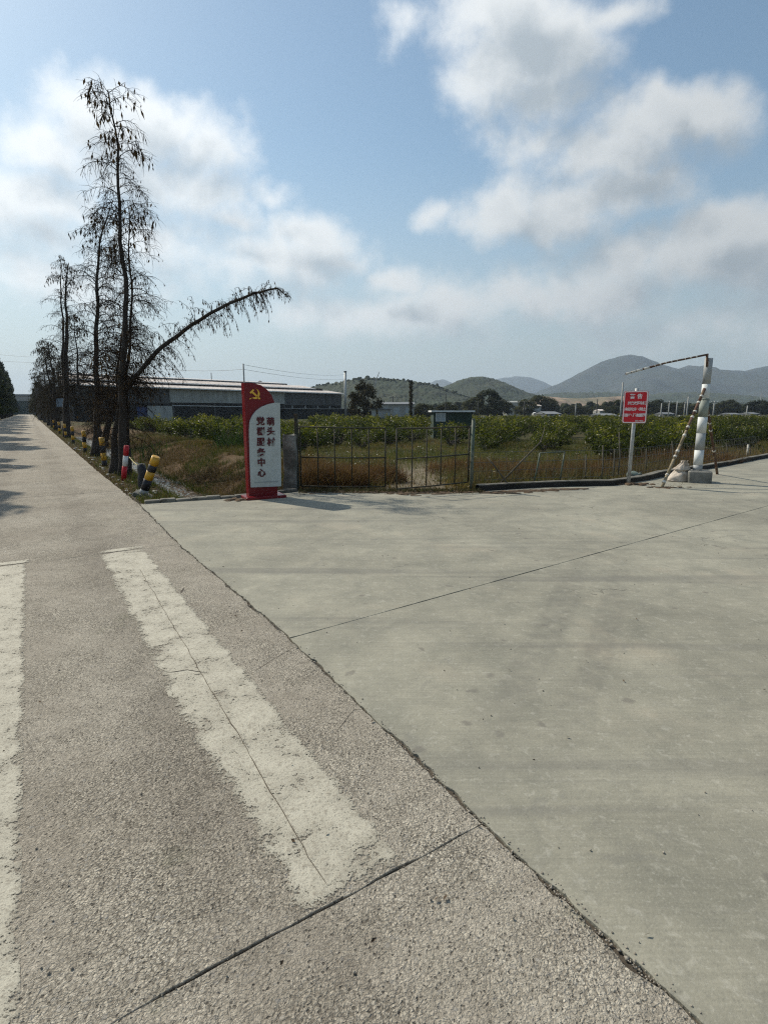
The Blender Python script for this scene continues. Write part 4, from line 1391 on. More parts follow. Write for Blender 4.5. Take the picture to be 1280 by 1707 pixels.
def make_grass():
    rng = random.Random(5)
    GR = [(.045, .070, .018), (.075, .090, .028), (.11, .105, .045)]
    DR = [(.13, .095, .055), (.085, .058, .036), (.19, .155, .095)]
    def zof(x, y):
        return land(x, y)[0] - .01
    # verge along the road and the near slope of the ditch
    sp = []
    for i in range(26000):
        s = 10.4 + 60 * rng.random() ** 2.0; v = 1.45 + 1.75 * rng.random() ** .8
        if rng.random() > .30 + .8 * sstep(v, 1.5, 2.3) : continue
        if fbm2(s, v, 2, 2, 1.2) < -.35: continue
        p = RF(s, v); sp.append((p.x, p.y, zof(p.x, p.y)))
    blades('verge_grass', sp, rng, .06, .22, .007, GR + [(.045, .075, .02)], .45)
    sp = []
    for i in range(9000):                          # leaf litter and stubble at the pavement edge
        s = 10.0 + 50 * rng.random() ** 2; v = 1.40 + abs(rng.gauss(0, .35)); p = RF(s, v); sp.append((p.x, p.y, max(zof(p.x, p.y), -.06)))
    blades('verge_litter', sp, rng, .03, .10, .010, [(.11, .08, .05), (.07, .05, .035), (.15, .12, .08)], 1.4)
    # dry bank behind the ditch
    sp = []
    for i in range(60000):
        s = 10.2 + 34 * rng.random() ** 1.6; v = 3.75 + 3.6 * rng.random()
        p = RF(s, v)
        if p.x > -1.6 and p.y < 13: continue
        if in_poly(p.x, p.y, APRON): continue
        if fbm2(p.x, p.y, 6, 2, .9) < -.30: continue
        sp.append((p.x, p.y, zof(p.x, p.y)))
    half = [q for q in sp if fbm2(q[0], q[1], 14, 3, .55) > -.12]; oth = [q for q in sp if fbm2(q[0], q[1], 14, 3, .55) <= -.12]
    blades('bank_dry_grass', half, rng, .10, .34, .008, DR + [(.10, .06, .04)], .85)
    blades('bank_green_grass', oth, rng, .08, .30, .008, GR, .55)
    # field behind the fence
    sp, dry, red = [], [], []
    for i in range(150000):
        y = 11.1 + 26 * rng.random() ** 1.7; x = rng.uniform(-.55, .78) * (y + 1.0)
        s, v = road_sv(x, y)
        if v < 6.2 or in_poly(x, y, APRON): continue
        d = seg_dist(x, y, APRON_FAR)
        if d < .2: continue
        cx = .9 + .06 * (y - 11) + .4 * math.sin(y * .3)
        tr = (1 - sstep(abs(x - cx), .5, 1.5)) * (1 - sstep(y, 17, 23))
        if rng.random() < tr * .93: continue
        n = fbm2(x, y, 22, 3, .5)
        if n < -.45 and rng.random() < .8: continue
        (dry if n + .25 * (1 - sstep(d, .5, 5)) + rng.gauss(0, .2) > .34 else sp).append((x, y, zof(x, y)))
    blades('field_grass', sp, rng, .10, .36, .008, GR, .5)
    blades('field_dry_grass', dry, rng, .12, .40, .008, DR + [(.11, .10, .045)], .6)
    # tall dead weeds just behind the kerb and a dark clump left of the gate
    sp = []
    for i in range(7000):
        k = rng.randrange(len(KERB) - 2); a, b = Vector(KERB[k]), Vector(KERB[k + 1]); f = rng.random(); p = a.lerp(b, f); d = (b - a).normalized(); nn = Vector((-d.y, d.x))
        p = p + nn * (.3 + abs(rng.gauss(0, 1.0)))
        if p.x < 2.3 and p.y < 12.0 and rng.random() < .5: continue
        if fbm2(p.x, p.y, 41, 2, .8) < .0 and rng.random() < .85: continue
        sp.append((p.x, p.y, zof(p.x, p.y)))
    blades('fence_dead_weeds', sp, rng, .2, .8, .006, DR + [(.06, .045, .035), (.16, .15, .12), (.06, .075, .03), (.05, .06, .03)], .35, 3)
    sp = []
    for (cx, cy, r, n) in ((-1.15, 12.6, .75, 5200), (-.2, 13.4, .6, 2200), (-1.6, 15.5, 1.2, 2600), (3.6, 14.0, .9, 1800), (3.0, 17.5, 1.3, 2200), (-2.6, 11.6, .5, 2400), (-3.5, 12.6, .8, 2600), (5.0, 15.0, 1.4, 2600), (9.5, 18.0, 1.8, 3000)):
        for i in range(n):
            a = rng.uniform(0, 6.28); q = r * rng.random() ** .5; x, y = cx + q * math.cos(a) * 1.3, cy + q * math.sin(a)
            if in_poly(x, y, APRON): continue
            sp.append((x, y, zof(x, y) + .22 * max(0, 1 - (q / r) ** 2)))
    blades('dry_brush', sp, rng, .15, .55, .008, [(.11, .055, .034), (.14, .085, .048), (.07, .042, .028), (.17, .125, .065)], .8, 3)
    sp = []
    for i in range(5200):                           # fringe that creeps over the concrete edge by the gate
        x = rng.uniform(-1.7, 2.0); y = 10.98 + rng.gauss(.10, .16)
        sp.append((x, y, .005 if y < 10.95 else max(-.04, zof(x, y))))
    blades('gate_threshold_grass', sp, rng, .03, .14, .008, [(.12, .09, .05), (.09, .10, .04), (.07, .05, .03)], .8)
    # soil washed out under the gate and along the foot of the kerb
    m = MB()
    for i in range(420):
        if i < 300: x = rng.uniform(-1.6, 2.0); y = 10.98 - abs(rng.gauss(0, .16)) * (1 + .5 * math.sin(x * 2.3))
        else: x = rng.uniform(2.0, 4.2); y = 10.85 + (x - 2) * .27 - abs(rng.gauss(0, .13))
        r = rng.uniform(.02, .085); m.blob((x, y, .004), r, i % 31, 8, 4, .45, (1.7, 1.0, .16))
    tag(m.build('washed_out_soil', 'loose_soil'), kind='stuff')
    # broad strappy leaves by the left of the sign, and rushes in the ditch
    sp = []
    for (px, py, n) in ((386, 735, 150), (398, 745, 130), (378, 750, 90), (250, 745, 60)):
        c = ground_at(px, py, -.05)
        for i in range(n):
            sp.append((c.x + rng.gauss(0, .35), c.y + rng.gauss(0, .35), zof(c.x, c.y)))
    blades('strap_leaf_plants', sp, rng, .7, 1.5, .02, [(.035, .065, .03), (.05, .085, .03)], .3, 4, .9)
    sp = []
    for i in range(2600):
        s = 10.6 + 16 * rng.random() ** 1.4; side = rng.random() < .65
        v = (2.75 + abs(rng.gauss(0, .14))) if side else 3.98 - abs(rng.gauss(0, .10)); p = RF(s, v); sp.append((p.x, p.y, -.78))
    blades('ditch_rushes', sp, rng, .15, .5, .009, GR + [(.04, .07, .02)], .4, 3)
    # low leafy weeds scattered through the near field
    m = MB()
    for i in range(1100):
        y = 11.4 + 19 * rng.random() ** 1.2; x = rng.uniform(-.2, .75) * (y + 1.0)
        s, v = road_sv(x, y)
        if v < 6.4 or in_poly(x, y, APRON) or seg_dist(x, y, APRON_FAR) < .4: continue
        cx = .9 + .06 * (y - 11) + .4 * math.sin(y * .3)
        if abs(x - cx) < .8 and y < 20: continue
        if fbm2(x, y, 33, 2, .35) < -.1: continue
        z = zof(x, y); r = rng.uniform(.12, .42); hh = r * rng.uniform(.6, 1.3); g0 = rng.uniform(.6, 1.4); yel = rng.random() ** 2
        for k in range(int(26 + 60 * r)):
            a = rng.uniform(0, 6.28); q = r * rng.random() ** .6; p = Vector((x + math.cos(a) * q, y + math.sin(a) * q, z + hh * rng.random() * (1.15 - q / r)))
            n = Vector((rng.gauss(0, .6), rng.gauss(0, .6), 1)).normalized(); u = perp(n, rng) * rng.uniform(.025, .06); w = n.cross(u) * rng.uniform(.3, .55)
            c = lerp3((.045, .065, .018), (.14, .125, .045), yel * rng.random()); g = g0 * rng.uniform(.7, 1.3)
            m.quad(p - u, p - w, p + u, p + w, tuple(t * g for t in c))
    tag(m.build('low_weeds', 'green_leaf'), kind='stuff')
    # dead leaves and scum on the water
    m = MB()
    for i in range(2600):
        s = 11.2 + 13 * rng.random() ** 1.2; v = 3.9 - abs(rng.gauss(0, .42))
        if v < 2.9: continue
        p = RF(s, v, -.722); a = rng.uniform(0, 6.28); L = rng.uniform(.02, .06); d = Vector((math.cos(a), math.sin(a), rng.gauss(0, .15))) * L; nn = Vector((-math.sin(a), math.cos(a), rng.gauss(0, .15))) * L * .5
        g = rng.uniform(.5, 1.6); c = (.11 * g, .075 * g, .05 * g)
        m.quad(p - d, p - nn, p + d, p + nn, c)
    tag(m.build('floating_leaves', 'grass_blade'), kind='stuff')


make_grass()


# ------------------------------------------------------------------ lettering
FONT_CACHE = {}


def glyph(ch, bold):
    """outline of a character as a flat mesh, centred, one unit tall"""
    key = (ch, bold)
    if key not in FONT_CACHE:
        cu = bpy.data.curves.new('glyph', 'FONT'); cu.body = ch; cu.align_x = 'CENTER'; cu.align_y = 'CENTER'; cu.size = 1.0; cu.offset = bold; cu.extrude = .03
        cu.resolution_u = 3
        ob = bpy.data.objects.new('glyph', cu); COL.objects.link(ob)
        bpy.context.view_layer.update()
        dg = bpy.context.evaluated_depsgraph_get()
        me = bpy.data.meshes.new_from_object(ob.evaluated_get(dg))
        bpy.data.objects.remove(ob); bpy.data.curves.remove(cu)
        n = len(me.vertices); co = np.empty(n * 3, np.float32); me.vertices.foreach_get('co', co); co = co.reshape(-1, 3)
        if n:
            lo, hi = co.min(0), co.max(0); co[:, :2] -= ((lo + hi) / 2)[:2]
        FONT_CACHE[key] = (co, [tuple(p.vertices) for p in me.polygons]); bpy.data.meshes.remove(me)
    return FONT_CACHE[key]


def write_char(ch, M, x, z, size, depth, mat, parent, bold=.012, name='character', sx=1.0):
    """a character on the local front plane y=0 of frame M, standing proud by depth"""
    co, faces = glyph(ch, bold)
    if not len(co): return None
    m = MB()
    for p in co:
        m.v.append(M @ Vector((x + p[0] * size * sx, -.0015 - (p[2] + .03) / .06 * depth, z + p[1] * size)))
    for f in faces: m.face(f)
    return m.build(name, mat, parent)


# ------------------------------------------------------------------ the village sign
def make_village_sign():
    p0 = Vector((-2.50, 10.0, 0)); w = Vector((.88, .48, 0)).normalized(); nrm = Vector((w.y, -w.x, 0))
    M = frame(p0, w)
    Mi = M.inverted()
    def loc(px, py):
        q = Mi @ on_plane(px, py, p0, nrm); return (q.x, q.z)
    t = empty('village_sign', p0 + Vector((.25, .15, 0)), 'tall red and white village sign with a gold emblem, beside the ditch', 'sign')
    T = .19
    # red body: rounded shoulder falling to the right
    sh = [loc(px, py) for px, py in ((436, 642.5), (446, 650), (453, 659), (457.5, 670), (459, 676))]
    top = loc(409, 638.6)
    body = [(0, .055), (.545, .055), (.545, 1.60)] + [(x, z) for x, z in sh[::-1]] + [(top[0] + .16, top[1] + .005), (top[0] + .08, top[1] + .012), (0, top[1] + .01)]
    MB().prism(body, M, T).build('body', 'sign_red', t)
    # foot plate
    MB().box((-.10, -.20, 0), (.66, T + .16, .055), M, 0, .012).build('base_plate', 'sign_red', t)
    # white front panel with a swept upper left corner
    pl = [(418.5, 812.5), (469, 810.5), (466.8, 671.5), (458.5, 671.0), (447, 673.5), (436, 678), (427, 684.5), (420.5, 693), (416.5, 703), (415.6, 716), (416, 735), (416.6, 760)]
    Mp = M @ Matrix.Translation((0, -.045, 0)); p1 = Mp @ Vector((0, 0, 0)); Mpi = Mp.inverted()
    def locp(px, py):
        q = Mpi @ on_plane(px, py, p1, nrm); return (q.x, q.z)
    panel = MB().prism([locp(*p) for p in pl], Mp, .043).build('panel', 'sign_white', t)
    s0, s1 = locp(424, 804.5), locp(464, 802.0)
    MB().prism([(s0[0], s0[1] - .008), (s1[0], s1[1] - .012), (s1[0], s1[1] + .012), (s0[0], s0[1] + .008)], Mp @ Matrix.Translation((0, -.004, 0)), .003).build('stripe', 'sign_grey_strip', panel)
    for ch, px, py in (('党', 434, 701.5), ('群', 434.6, 718.6), ('服', 434.8, 736.3), ('务', 435.2, 753.5), ('中', 435.6, 770.3), ('心', 436, 788), ('萌', 450.8, 702.4), ('头', 451.2, 718.6), ('村', 451.6, 736.3)):
        x, z = locp(px, py)
        write_char(ch, Mp, x, z, .158, .012, 'character_red', panel, .026, sx=.98)
    # hammer and sickle
    em = empty('emblem', t.location); em.parent = t; em.matrix_parent_inverse = t.matrix_basis.inverted()
    ex, ez = loc(424.6, 656.5); S = .108
    def pol(pts, nm):
        m = MB(); m.prism([(ex + a * S, ez + b * S) for a, b in pts], M @ Matrix.Translation((0, -.014, 0)), .0125); m.build(nm, 'sign_gold', em)
    outer = [(.15 + 0.0, .98)]
    outer = [(math.cos(math.radians(a)) * .80 + .02, math.sin(math.radians(a)) * .86 + .02) for a in np.arange(78, -128, -9)]
    inner = [(math.cos(math.radians(a)) * (.80 - .30 * math.sin(math.radians((78 - a) / 206 * 150))) - .03, math.sin(math.radians(a)) * (.86 - .30 * math.sin(math.radians((78 - a) / 206 * 150))) + .06) for a in np.arange(-124, 78, 9)]
    pol((outer + inner)[::-1], 'sickle_blade')
    pol([(-.52, -.62), (-.38, -.50), (-.70, -.82), (-.88, -.92), (-.92, -.74)], 'sickle_handle')
    pol([(-.88, .22), (-.66, .02), (-.50, .16), (.72, -.92), (.92, -.72), (-.28, .40), (-.06, .62), (-.32, .78)], 'hammer')
    # loose soil heaped against the foot
    m = MB(); rng = random.Random(2)
    for i in range(26):
        q = M @ Vector((rng.uniform(-.42, .1), rng.uniform(-.22, .05), .0)); m.blob(q, rng.uniform(.03, .07), i, 7, 4, .4, (1.3, 1.2, .5))
    tag(m.build('soil_pile', 'loose_soil'), 'small brown heap of loose soil at the foot of the village sign', 'soil', 'small heaps of loose soil')


make_village_sign()


# ------------------------------------------------------------------ gate
def make_gate():
    L0 = Vector((-1.74, 11.38, 0)); L1 = Vector((.03, 11.62, 0))
    R0 = Vector((1.75, 11.30, 0)); R1 = at(661, 815, 10.55); R1.z = 0
    def leaf(name, a, b, zl, zr, label, nbars, parentcol='gate_iron'):
        """zl, zr = (bottom, middle, top) heights at each end"""
        t = empty(name, (a.x, a.y, zl[0]), label, 'gate', 'two leaves of the iron gate')
        for i, nm in enumerate(('bottom_rail', 'middle_rail', 'top_rail')):
            p, q = Vector((a.x, a.y, zl[i])), Vector((b.x, b.y, zr[i]))
            mid = (p + q) / 2 + Vector((0, 0, -.008))
            MB().tube([p, mid, q], .0145, 8).build(nm, 'gate_iron', t)
        for k in range(nbars):
            f = k / (nbars - 1); p = a.lerp(b, f); z0 = zl[0] + (zr[0] - zl[0]) * f; z1 = zl[2] + (zr[2] - zl[2]) * f
            off = Vector((0, .012, 0)) if 0 < k < nbars - 1 else Vector((0, 0, 0))
            r = .017 if k in (0, nbars - 1) else .013
            MB().tube([Vector((p.x, p.y, z0)) + off, Vector((p.x + .006 * math.sin(k * 2), p.y, (z0 + z1) / 2)) + off, Vector((p.x, p.y, z1)) + off], r, 7).build('bar', 'gate_iron', t)
        return t
    zz = lambda p, ys: [on_z(p, y) for y in ys]
    def on_z(p, y):
        r = ray(CX, y); return CAM_H + r.z / r.y * p.y
    leaf('iron_gate', L0, L1, zz(L0, (810.5, 762, 711)), zz(L1, (811, 763, 713.5)), 'rusty iron gate leaf next to the village sign, closed', 6)
    leaf('iron_gate', R0, R1, zz(R0, (803.5, 757, 711)), zz(R1, (815, 765, 714.3)), 'rusty iron gate leaf hung on the green steel post, swung slightly open', 6)
    # old concrete pillar and steel post at the left
    p = MB(); rng = random.Random(3)
    c = Vector((-1.93, 11.25, 0))
    rings = []
    for j in range(13):
        z = -.15 + 1.28 * j / 12; ring = []
        for k in range(16):
            a = 2 * math.pi * k / 16; sx, sy = .135, .14
            cx_, cy_ = math.copysign(min(1, abs(math.cos(a)) * 1.3), math.cos(a)) * sx, math.copysign(min(1, abs(math.sin(a)) * 1.3), math.sin(a)) * sy
            nn = 1 + .16 * fbm2(cx_ * 6 + z * 2, cy_ * 6 + z * 3, 4, 3)
            ring.append(c + Vector((cx_ * nn, cy_ * nn, z + (.05 * fbm2(cx_ * 9, cy_ * 9, 8, 2) if j == 12 else 0))))
        rings.append(ring)
    for r in rings: p.v += r
    for j in range(12):
        for k in range(16):
            p.face((j * 16 + k, j * 16 + (k + 1) % 16, (j + 1) * 16 + (k + 1) % 16, (j + 1) * 16 + k))
    p.face(tuple(12 * 16 + k for k in range(16)))
    t = empty('gate_pillar', c, 'rough mottled concrete gate pillar behind the village sign', 'pillar')
    p.build('pillar_block', 'old_concrete', t)
    st = empty('gate_post', (-1.80, 11.33, 0), 'thin dark steel gate post beside the rough concrete pillar', 'post')
    MB().box((-1.835, 11.29, -.15), (-1.765, 11.36, 1.55), None, 0, .006).build('post', 'gate_iron', st)
    for z in (.35, 1.25): MB().tube([(-1.765, 11.32, z), (-1.735, 11.36, z)], .014, 8).build('hinge', 'gate_iron', st)
    st = empty('gate_post', (1.80, 11.17, 0), 'green steel gate post at the end of the kerb', 'post')
    MB().tube([(1.80, 11.17, -.15), (1.80, 11.17, .6), (1.805, 11.17, 1.44)], .036, 12).build('post', 'green_post', st)
    MB().tube([(1.805, 11.17, 1.44), (1.805, 11.17, 1.452)], [.039, .030], 12).build('cap', 'green_post', st)
    for z in (.42, .78, 1.30): MB().tube([(1.80, 11.17, z), (1.765, 11.27, z)], .013, 8).build('hinge', 'gate_iron', st)
    # threshold stones
    m = MB()
    for i in range(90):
        x, y = rng.uniform(1.85, 2.75), 11.4 + abs(rng.gauss(0, .22)); r = rng.uniform(.02, .055)
        m.blob((x, y, land(x, y)[0] + r * .6), r, i, 7, 4, .4, (1.2, 1, .7))
    tag(m.build('stone_rubble', 'pale_stone'), kind='stuff')


make_gate()


# ------------------------------------------------------------------ fence behind the kerb
def make_fence():
    t = empty('wire_fence', (KERB[0][0], KERB[0][1], 0), 'sagging wire fence on crooked stakes behind the low kerb', 'fence')
    def gz(p): return land(p.x, p.y)[0]
    off = []
    line = []
    for k in range(len(KERB) - 1):
        a, b = Vector(KERB[k]), Vector(KERB[k + 1]); d = (b - a).normalized(); nn = Vector((-d.y, d.x))
        line.append((a + nn * .32, b + nn * .32))
    pts = [line[0][0]] + [l[1] for l in line]
    # crooked rail frame near the gate
    def stick(p, r, mat='fence_wood', nm='stake'):
        MB().tube(p, r, 7).build(nm, mat, t)
    A = at(889, 807, 11.75); B = at(900, 755, 11.75); C_ = at(941, 753, 11.95); D_ = at(933, 803, 11.95)
    stick([A, A.lerp(B, .5) + Vector((.01, 0, 0)), B], .017, 'green_post', 'post'); stick([D_, C_], .017, 'green_post', 'post'); stick([B, C_], .014, 'green_post', 'top_rail')
    stick([at(832, 808, 11.6), at(870, 768, 11.62), at(900, 738, 11.6), at(904, 728, 11.62), at(908, 712, 11.64)], [.019, .018, .014, .012, .008], nm='brace')
    stick([at(847, 808, 11.4), at(822, 774, 11.55), at(812, 762, 11.6)], [.017, .014, .012], nm='brace')
    for px, top, D in ((975, 757, 12.3), (1003, 742, 12.6), (1022, 748, 12.9), (1030, 720, 13.2), (1075, 748, 14.3), (1118, 735, 15.5), (1208, 738, 18.6), (1246, 741, 20.2), (1268, 744, 21.5)):
        q = at(px, 790, D); z = gz(q); tp = at(px + 2, top, D)
        stick([Vector((q.x, q.y, z - .1)), Vector((q.x + .01, q.y, (z + tp.z) / 2)), tp], [.02, .017, .014])
    # pale stake by the kerb on the far right
    q = at(1246, 760, 20.0); tp = at(1247, 741, 20.0); stick([Vector((q.x, q.y, gz(q) - .1)), tp], .035, 'peeling_tape', 'marker_stake')
    for h, nm in ((.20, 'wire'), (.40, 'wire'), (.58, 'wire'), (.78, 'wire')):
        pl = []
        for i in range(len(pts) - 2):
            a, b = pts[i], pts[i + 1]; n = max(2, int((b - a).length / .5))
            for k in range(n):
                f = k / n; p = a.lerp(b, f); sag = .05 * math.sin(k * .9 + h * 9) * .6
                pl.append(Vector((p.x, p.y, h + sag * .3 + gz(p) * .5)))
        MB().tube(pl, .0042, 4).build(nm, 'wire', t)
    m = MB(); dist = 0.0
    for i in range(len(pts) - 2):
        a, b = pts[i], pts[i + 1]; n = int((b - a).length / .16)
        for k in range(n):
            p = a.lerp(b, k / n); z = gz(p)
            m.tube([Vector((p.x, p.y, z + .02)), Vector((p.x + .01 * math.sin(k * 1.3), p.y, z * .5 + .78))], .0024, 3, None, False)
    o = m.build('mesh_wires', 'wire', t); o['kind'] = 'stuff'


make_fence()


# ------------------------------------------------------------------ warning board
def make_warning_sign():
    b = ground_at(1047, 808)
    t = empty('warning_sign', b, 'red warning board with white lettering on a grey steel post', 'sign')
    topz = at(1060, 648, b.y).z
    MB().tube([b + Vector((0, 0, -.1)), b + Vector((.01, 0, 1.0)), b + Vector((.02, 0, topz + .01))], .038, 14).build('post', 'galvanised', t)
    w = Vector((.90, -.436, 0)).normalized(); nrm = Vector((w.y, -w.x, 0)); 
    if nrm.dot(Vector((0, 0, 0)) - b) < 0: nrm = -nrm
    p0 = b + nrm * .055
    M0 = frame(p0, w); Mi = M0.inverted()
    def loc(px, py):
        q = Mi @ on_plane(px, py, p0, nrm); return q.x, q.z
    xs = [loc(1040.5, 652)[0], loc(1081.5, 650.5)[0], loc(1036, 704)[0], loc(1076.5, 707)[0]]
    x0, x1 = (xs[0] + xs[2]) / 2, (xs[1] + xs[3]) / 2
    z1 = (loc(1040.5, 652)[1] + loc(1081.5, 650.5)[1]) / 2; z0 = (loc(1036, 704)[1] + loc(1076.5, 707)[1]) / 2
    def rr(x0, z0, x1, z1, r):
        out = []
        for cx_, cz_, a0 in ((x1 - r, z0 + r, -90), (x1 - r, z1 - r, 0), (x0 + r, z1 - r, 90), (x0 + r, z0 + r, 180)):
            for a in range(0, 91, 18):
                an = math.radians(a0 + a); out.append((cx_ + r * math.cos(an), cz_ + r * math.sin(an)))
        return out
    # a slight twist of the board about its own centre
    cxm, czm = (x0 + x1) / 2, (z0 + z1) / 2
    M = M0
    MB().prism(rr(x0, z0, x1, z1, .045), M @ Matrix.Translation((0, .006, 0)), .012).build('board_back', 'galvanised', t)
    panel = MB().prism(rr(x0 + .003, z0 + .003, x1 - .003, z1 - .003, .043), M, .0055).build('panel', 'warning_red', t)
    o_, i_ = rr(x0 + .008, z0 + .008, x1 - .008, z1 - .008, .040), rr(x0 + .027, z0 + .027, x1 - .027, z1 - .027, .03)
    m = MB(); n = len(o_)
    for y in (-.0045, -.0005):
        for p in o_ + i_: m.v.append(M @ Vector((p[0], y, p[1])))
    for k in range(n):
        k2 = (k + 1) % n
        m.face((k, k2, n + k2, n + k)); m.face((k, 2 * n + k, 2 * n + k2, k2)); m.face((n + k, n + k2, 3 * n + k2, 3 * n + k))
    m.build('border', 'warning_white', panel)
    W, Hh = x1 - x0, z1 - z0
    for ch, f in (('警', .36), ('告', .66)):
        write_char(ch, M, x0 + W * f, z1 - Hh * .165, .105, .004, 'warning_white', panel, .03)
    for r_, (line, start) in enumerate((('外来收买车辆', 1), ('未经允许、禁止', 0), ('进村、违者重罚', 0))):
        for k, ch in enumerate(line):
            write_char(ch, M, x0 + W * (.135 + .123 * (k + start)), z1 - Hh * (.375 + .185 * r_), .076, .004, 'warning_white', panel, .022)
    for k, ch in enumerate('萌头村委会'):
        write_char(ch, M, x0 + W * (.58 + .068 * k), z1 - Hh * .925, .034, .003, 'warning_white', panel, .02)
    for z in (z0 + Hh * .25, z1 - Hh * .25):
        q = M @ Vector((cxm, .02, z)); MB().box((-.05, -.012, -.018), (.05, .075, .018), Matrix.Translation(q) @ frame((0, 0), w), 0, .004).build('clamp', 'galvanised', t)
    m = MB(); rng = random.Random(6)
    for i in range(34):
        a = rng.uniform(0, 6.28); q = rng.uniform(0, .34); m.blob(b + Vector((math.cos(a) * q * 1.4 + .1, math.sin(a) * q * .6, .0)), rng.uniform(.03, .07) * (1.2 - q), i, 7, 4, .4, (1.3, 1.2, .6))
    tag(m.build('soil_pile', 'loose_soil'), 'brown heap of loose soil round the warning board post', 'soil', 'small heaps of loose soil')
    # something green-grey lying behind the post
    q = ground_at(1054, 800); m = MB(); m.blob(q + Vector((.02, .05, .10)), .13, 3, 12, 8, .10, (1.15, .9, .8))
    plain('green_plastic', (.16, .20, .17), .45, .2, 8, dirt=(.1, .1, .08))
    j = empty('plastic_jug', q, 'dull green plastic jug lying behind the warning board post', 'jug')
    m.build('jug_body', 'green_plastic', j); MB().tube([q + Vector((.14, .02, .13)), q + Vector((.20, .0, .15))], [.035, .028], 10).build('neck', 'green_plastic', j)


make_warning_sign()


# ------------------------------------------------------------------ broken height barrier
def make_barrier():
    f0 = ground_at(1172, 806)
    c = f0 + Vector((.02, .27, 0))
    t = empty('height_barrier', c, 'grey and white striped steel pole of a broken height barrier on a concrete block', 'barrier')
    Mf = Matrix.Translation(c) @ Matrix.Rotation(math.radians(-18), 4, 'Z')
    MB().box((-.24, -.24, -.1), (.24, .24, .27), Mf, 0, .025).build('footing', 'old_concrete', t)
    z_at = lambda y: (lambda r: CAM_H + r.z / r.y * c.y)(ray(CX, y))
    zs = [z_at(y) for y in (783, 775, 750, 722, 695, 666)]; zs[0] = .26
    up = [z_at(y) for y in (666, 640, 597)]
    mats = ['pole_grey', 'pole_white', 'pole_grey', 'pole_white', 'pole_green_grey']
    p = Vector((c.x - .03, c.y, 0))
    for i, mt in enumerate(mats):
        MB().tube([p + Vector((0, 0, zs[i] + (.001 if i else 0))), p + Vector((0, 0, zs[i + 1]))], .096, 20).build('pole_band', mt, t)
    MB().tube([p + Vector((0, 0, zs[-1])), p + Vector((0, 0, zs[-1] + .02))], [.100, .088], 20).build('sleeve_collar', 'pole_green_grey', t)
    for i, mt in enumerate(['pole_white', 'pole_grey']):
        MB().tube([p + Vector((0, 0, up[i] + .002)), p + Vector((0, 0, up[i + 1]))], .083, 20).build('pole_band', mt, t)
    top = p + Vector((0, 0, up[-1]))
    # bent arm hanging off the top
    a0 = at(1178.5, 611, c.y - .06); a1 = at(1178.5, 590.5, c.y - .06); a2 = at(1043, 623, c.y - .25)
    arm = MB(); arm.tube([a0, a1], .026, 8); arm.build('arm_bracket', 'rusty_pipe', t)
    arm = MB().tube([a1 + Vector((.02, 0, 0)), a1.lerp(a2, .5) + Vector((0, 0, .03)), a2], .021, 10).build('arm', 'rusty_pipe', t)
    rng = random.Random(8)
    for k in range(12):
        f = .12 + .88 * (k + rng.uniform(.1, .5)) / 12; f2 = min(1, f + (rng.uniform(.06, .085) if k > 7 else rng.uniform(.006, .022)))
        base = lambda f: (a1 + Vector((.02, 0, 0))).lerp(a1.lerp(a2, .5) + Vector((0, 0, .03)), f * 2) if f < .5 else (a1.lerp(a2, .5) + Vector((0, 0, .03))).lerp(a2, f * 2 - 1)
        MB().tube([base(f), base(f2)], .0232, 10).build('tape_band', 'peeling_tape', arm)
    # two props with peeling tape rings
    def prop(pa, pb, r, seed, rings=(.06, .14, .30, .36, .52, .61, .69, .77, .85, .92)):
        rng = random.Random(seed)
        pr = empty('prop_pipe', pa); pr.parent = t; pr.matrix_parent_inverse = t.matrix_basis.inverted()
        segs = 7
        for k in range(segs):
            q0, q1 = pa.lerp(pb, k / segs), pa.lerp(pb, (k + 1) / segs)
            mt = 'brace_bare' if seed == 1 and (k in (1, 2, 3) or rng.random() < .2) else 'rusty_pipe'
            MB().tube([q0, q1 - (q1 - q0).normalized() * .0005], r, 10).build('pipe', mt, pr)
        for f in rings:
            f += rng.uniform(-.012, .012); q0 = pa.lerp(pb, f); q1 = pa.lerp(pb, f + .014 + rng.uniform(0, .008))
            MB().tube([q0, (q0 + q1) / 2 + Vector((rng.gauss(0, .004), 0, 0)), q1], [r * 1.08, r * 1.22, r * 1.05], 9).build('tape_ring', 'peeling_tape', pr)
    b = ground_at(1102, 813)
    prop(b + Vector((0, 0, -.03)), p + Vector((-.075, -.085, z_at(648))), .032, 1)
    b2 = ground_at(1196, 790.5)
    prop(b2 + Vector((0, 0, -.03)), p + Vector((.085, .075, z_at(668))), .032, 2, (.34, .62, .72, .83))
    m = MB()
    for i in range(40):
        a = rng.uniform(0, 6.28); q = rng.uniform(0, .42); m.blob(b + Vector((math.cos(a) * q * 1.3 + .12, math.sin(a) * q * .6, -.005)), rng.uniform(.025, .055) * (1.2 - q), i, 7, 4, .4, (1.4, 1.2, .5))
    tag(m.build('soil_pile', 'loose_soil'), 'brown heap of loose soil at the foot of the leaning prop', 'soil', 'small heaps of loose soil')
    # grit washed across the concrete round the footing
    m = MB()
    for i in range(260):
        q = ground_at(rng.gauss(1140, 38), rng.gauss(807, 4)); m.blob(q + Vector((0, 0, .003)), rng.uniform(.004, .011), i % 17, 5, 3, .4, (1.3, 1.1, .6))
    tag(m.build('soil_crumbs', 'loose_soil'), kind='stuff')


make_barrier()


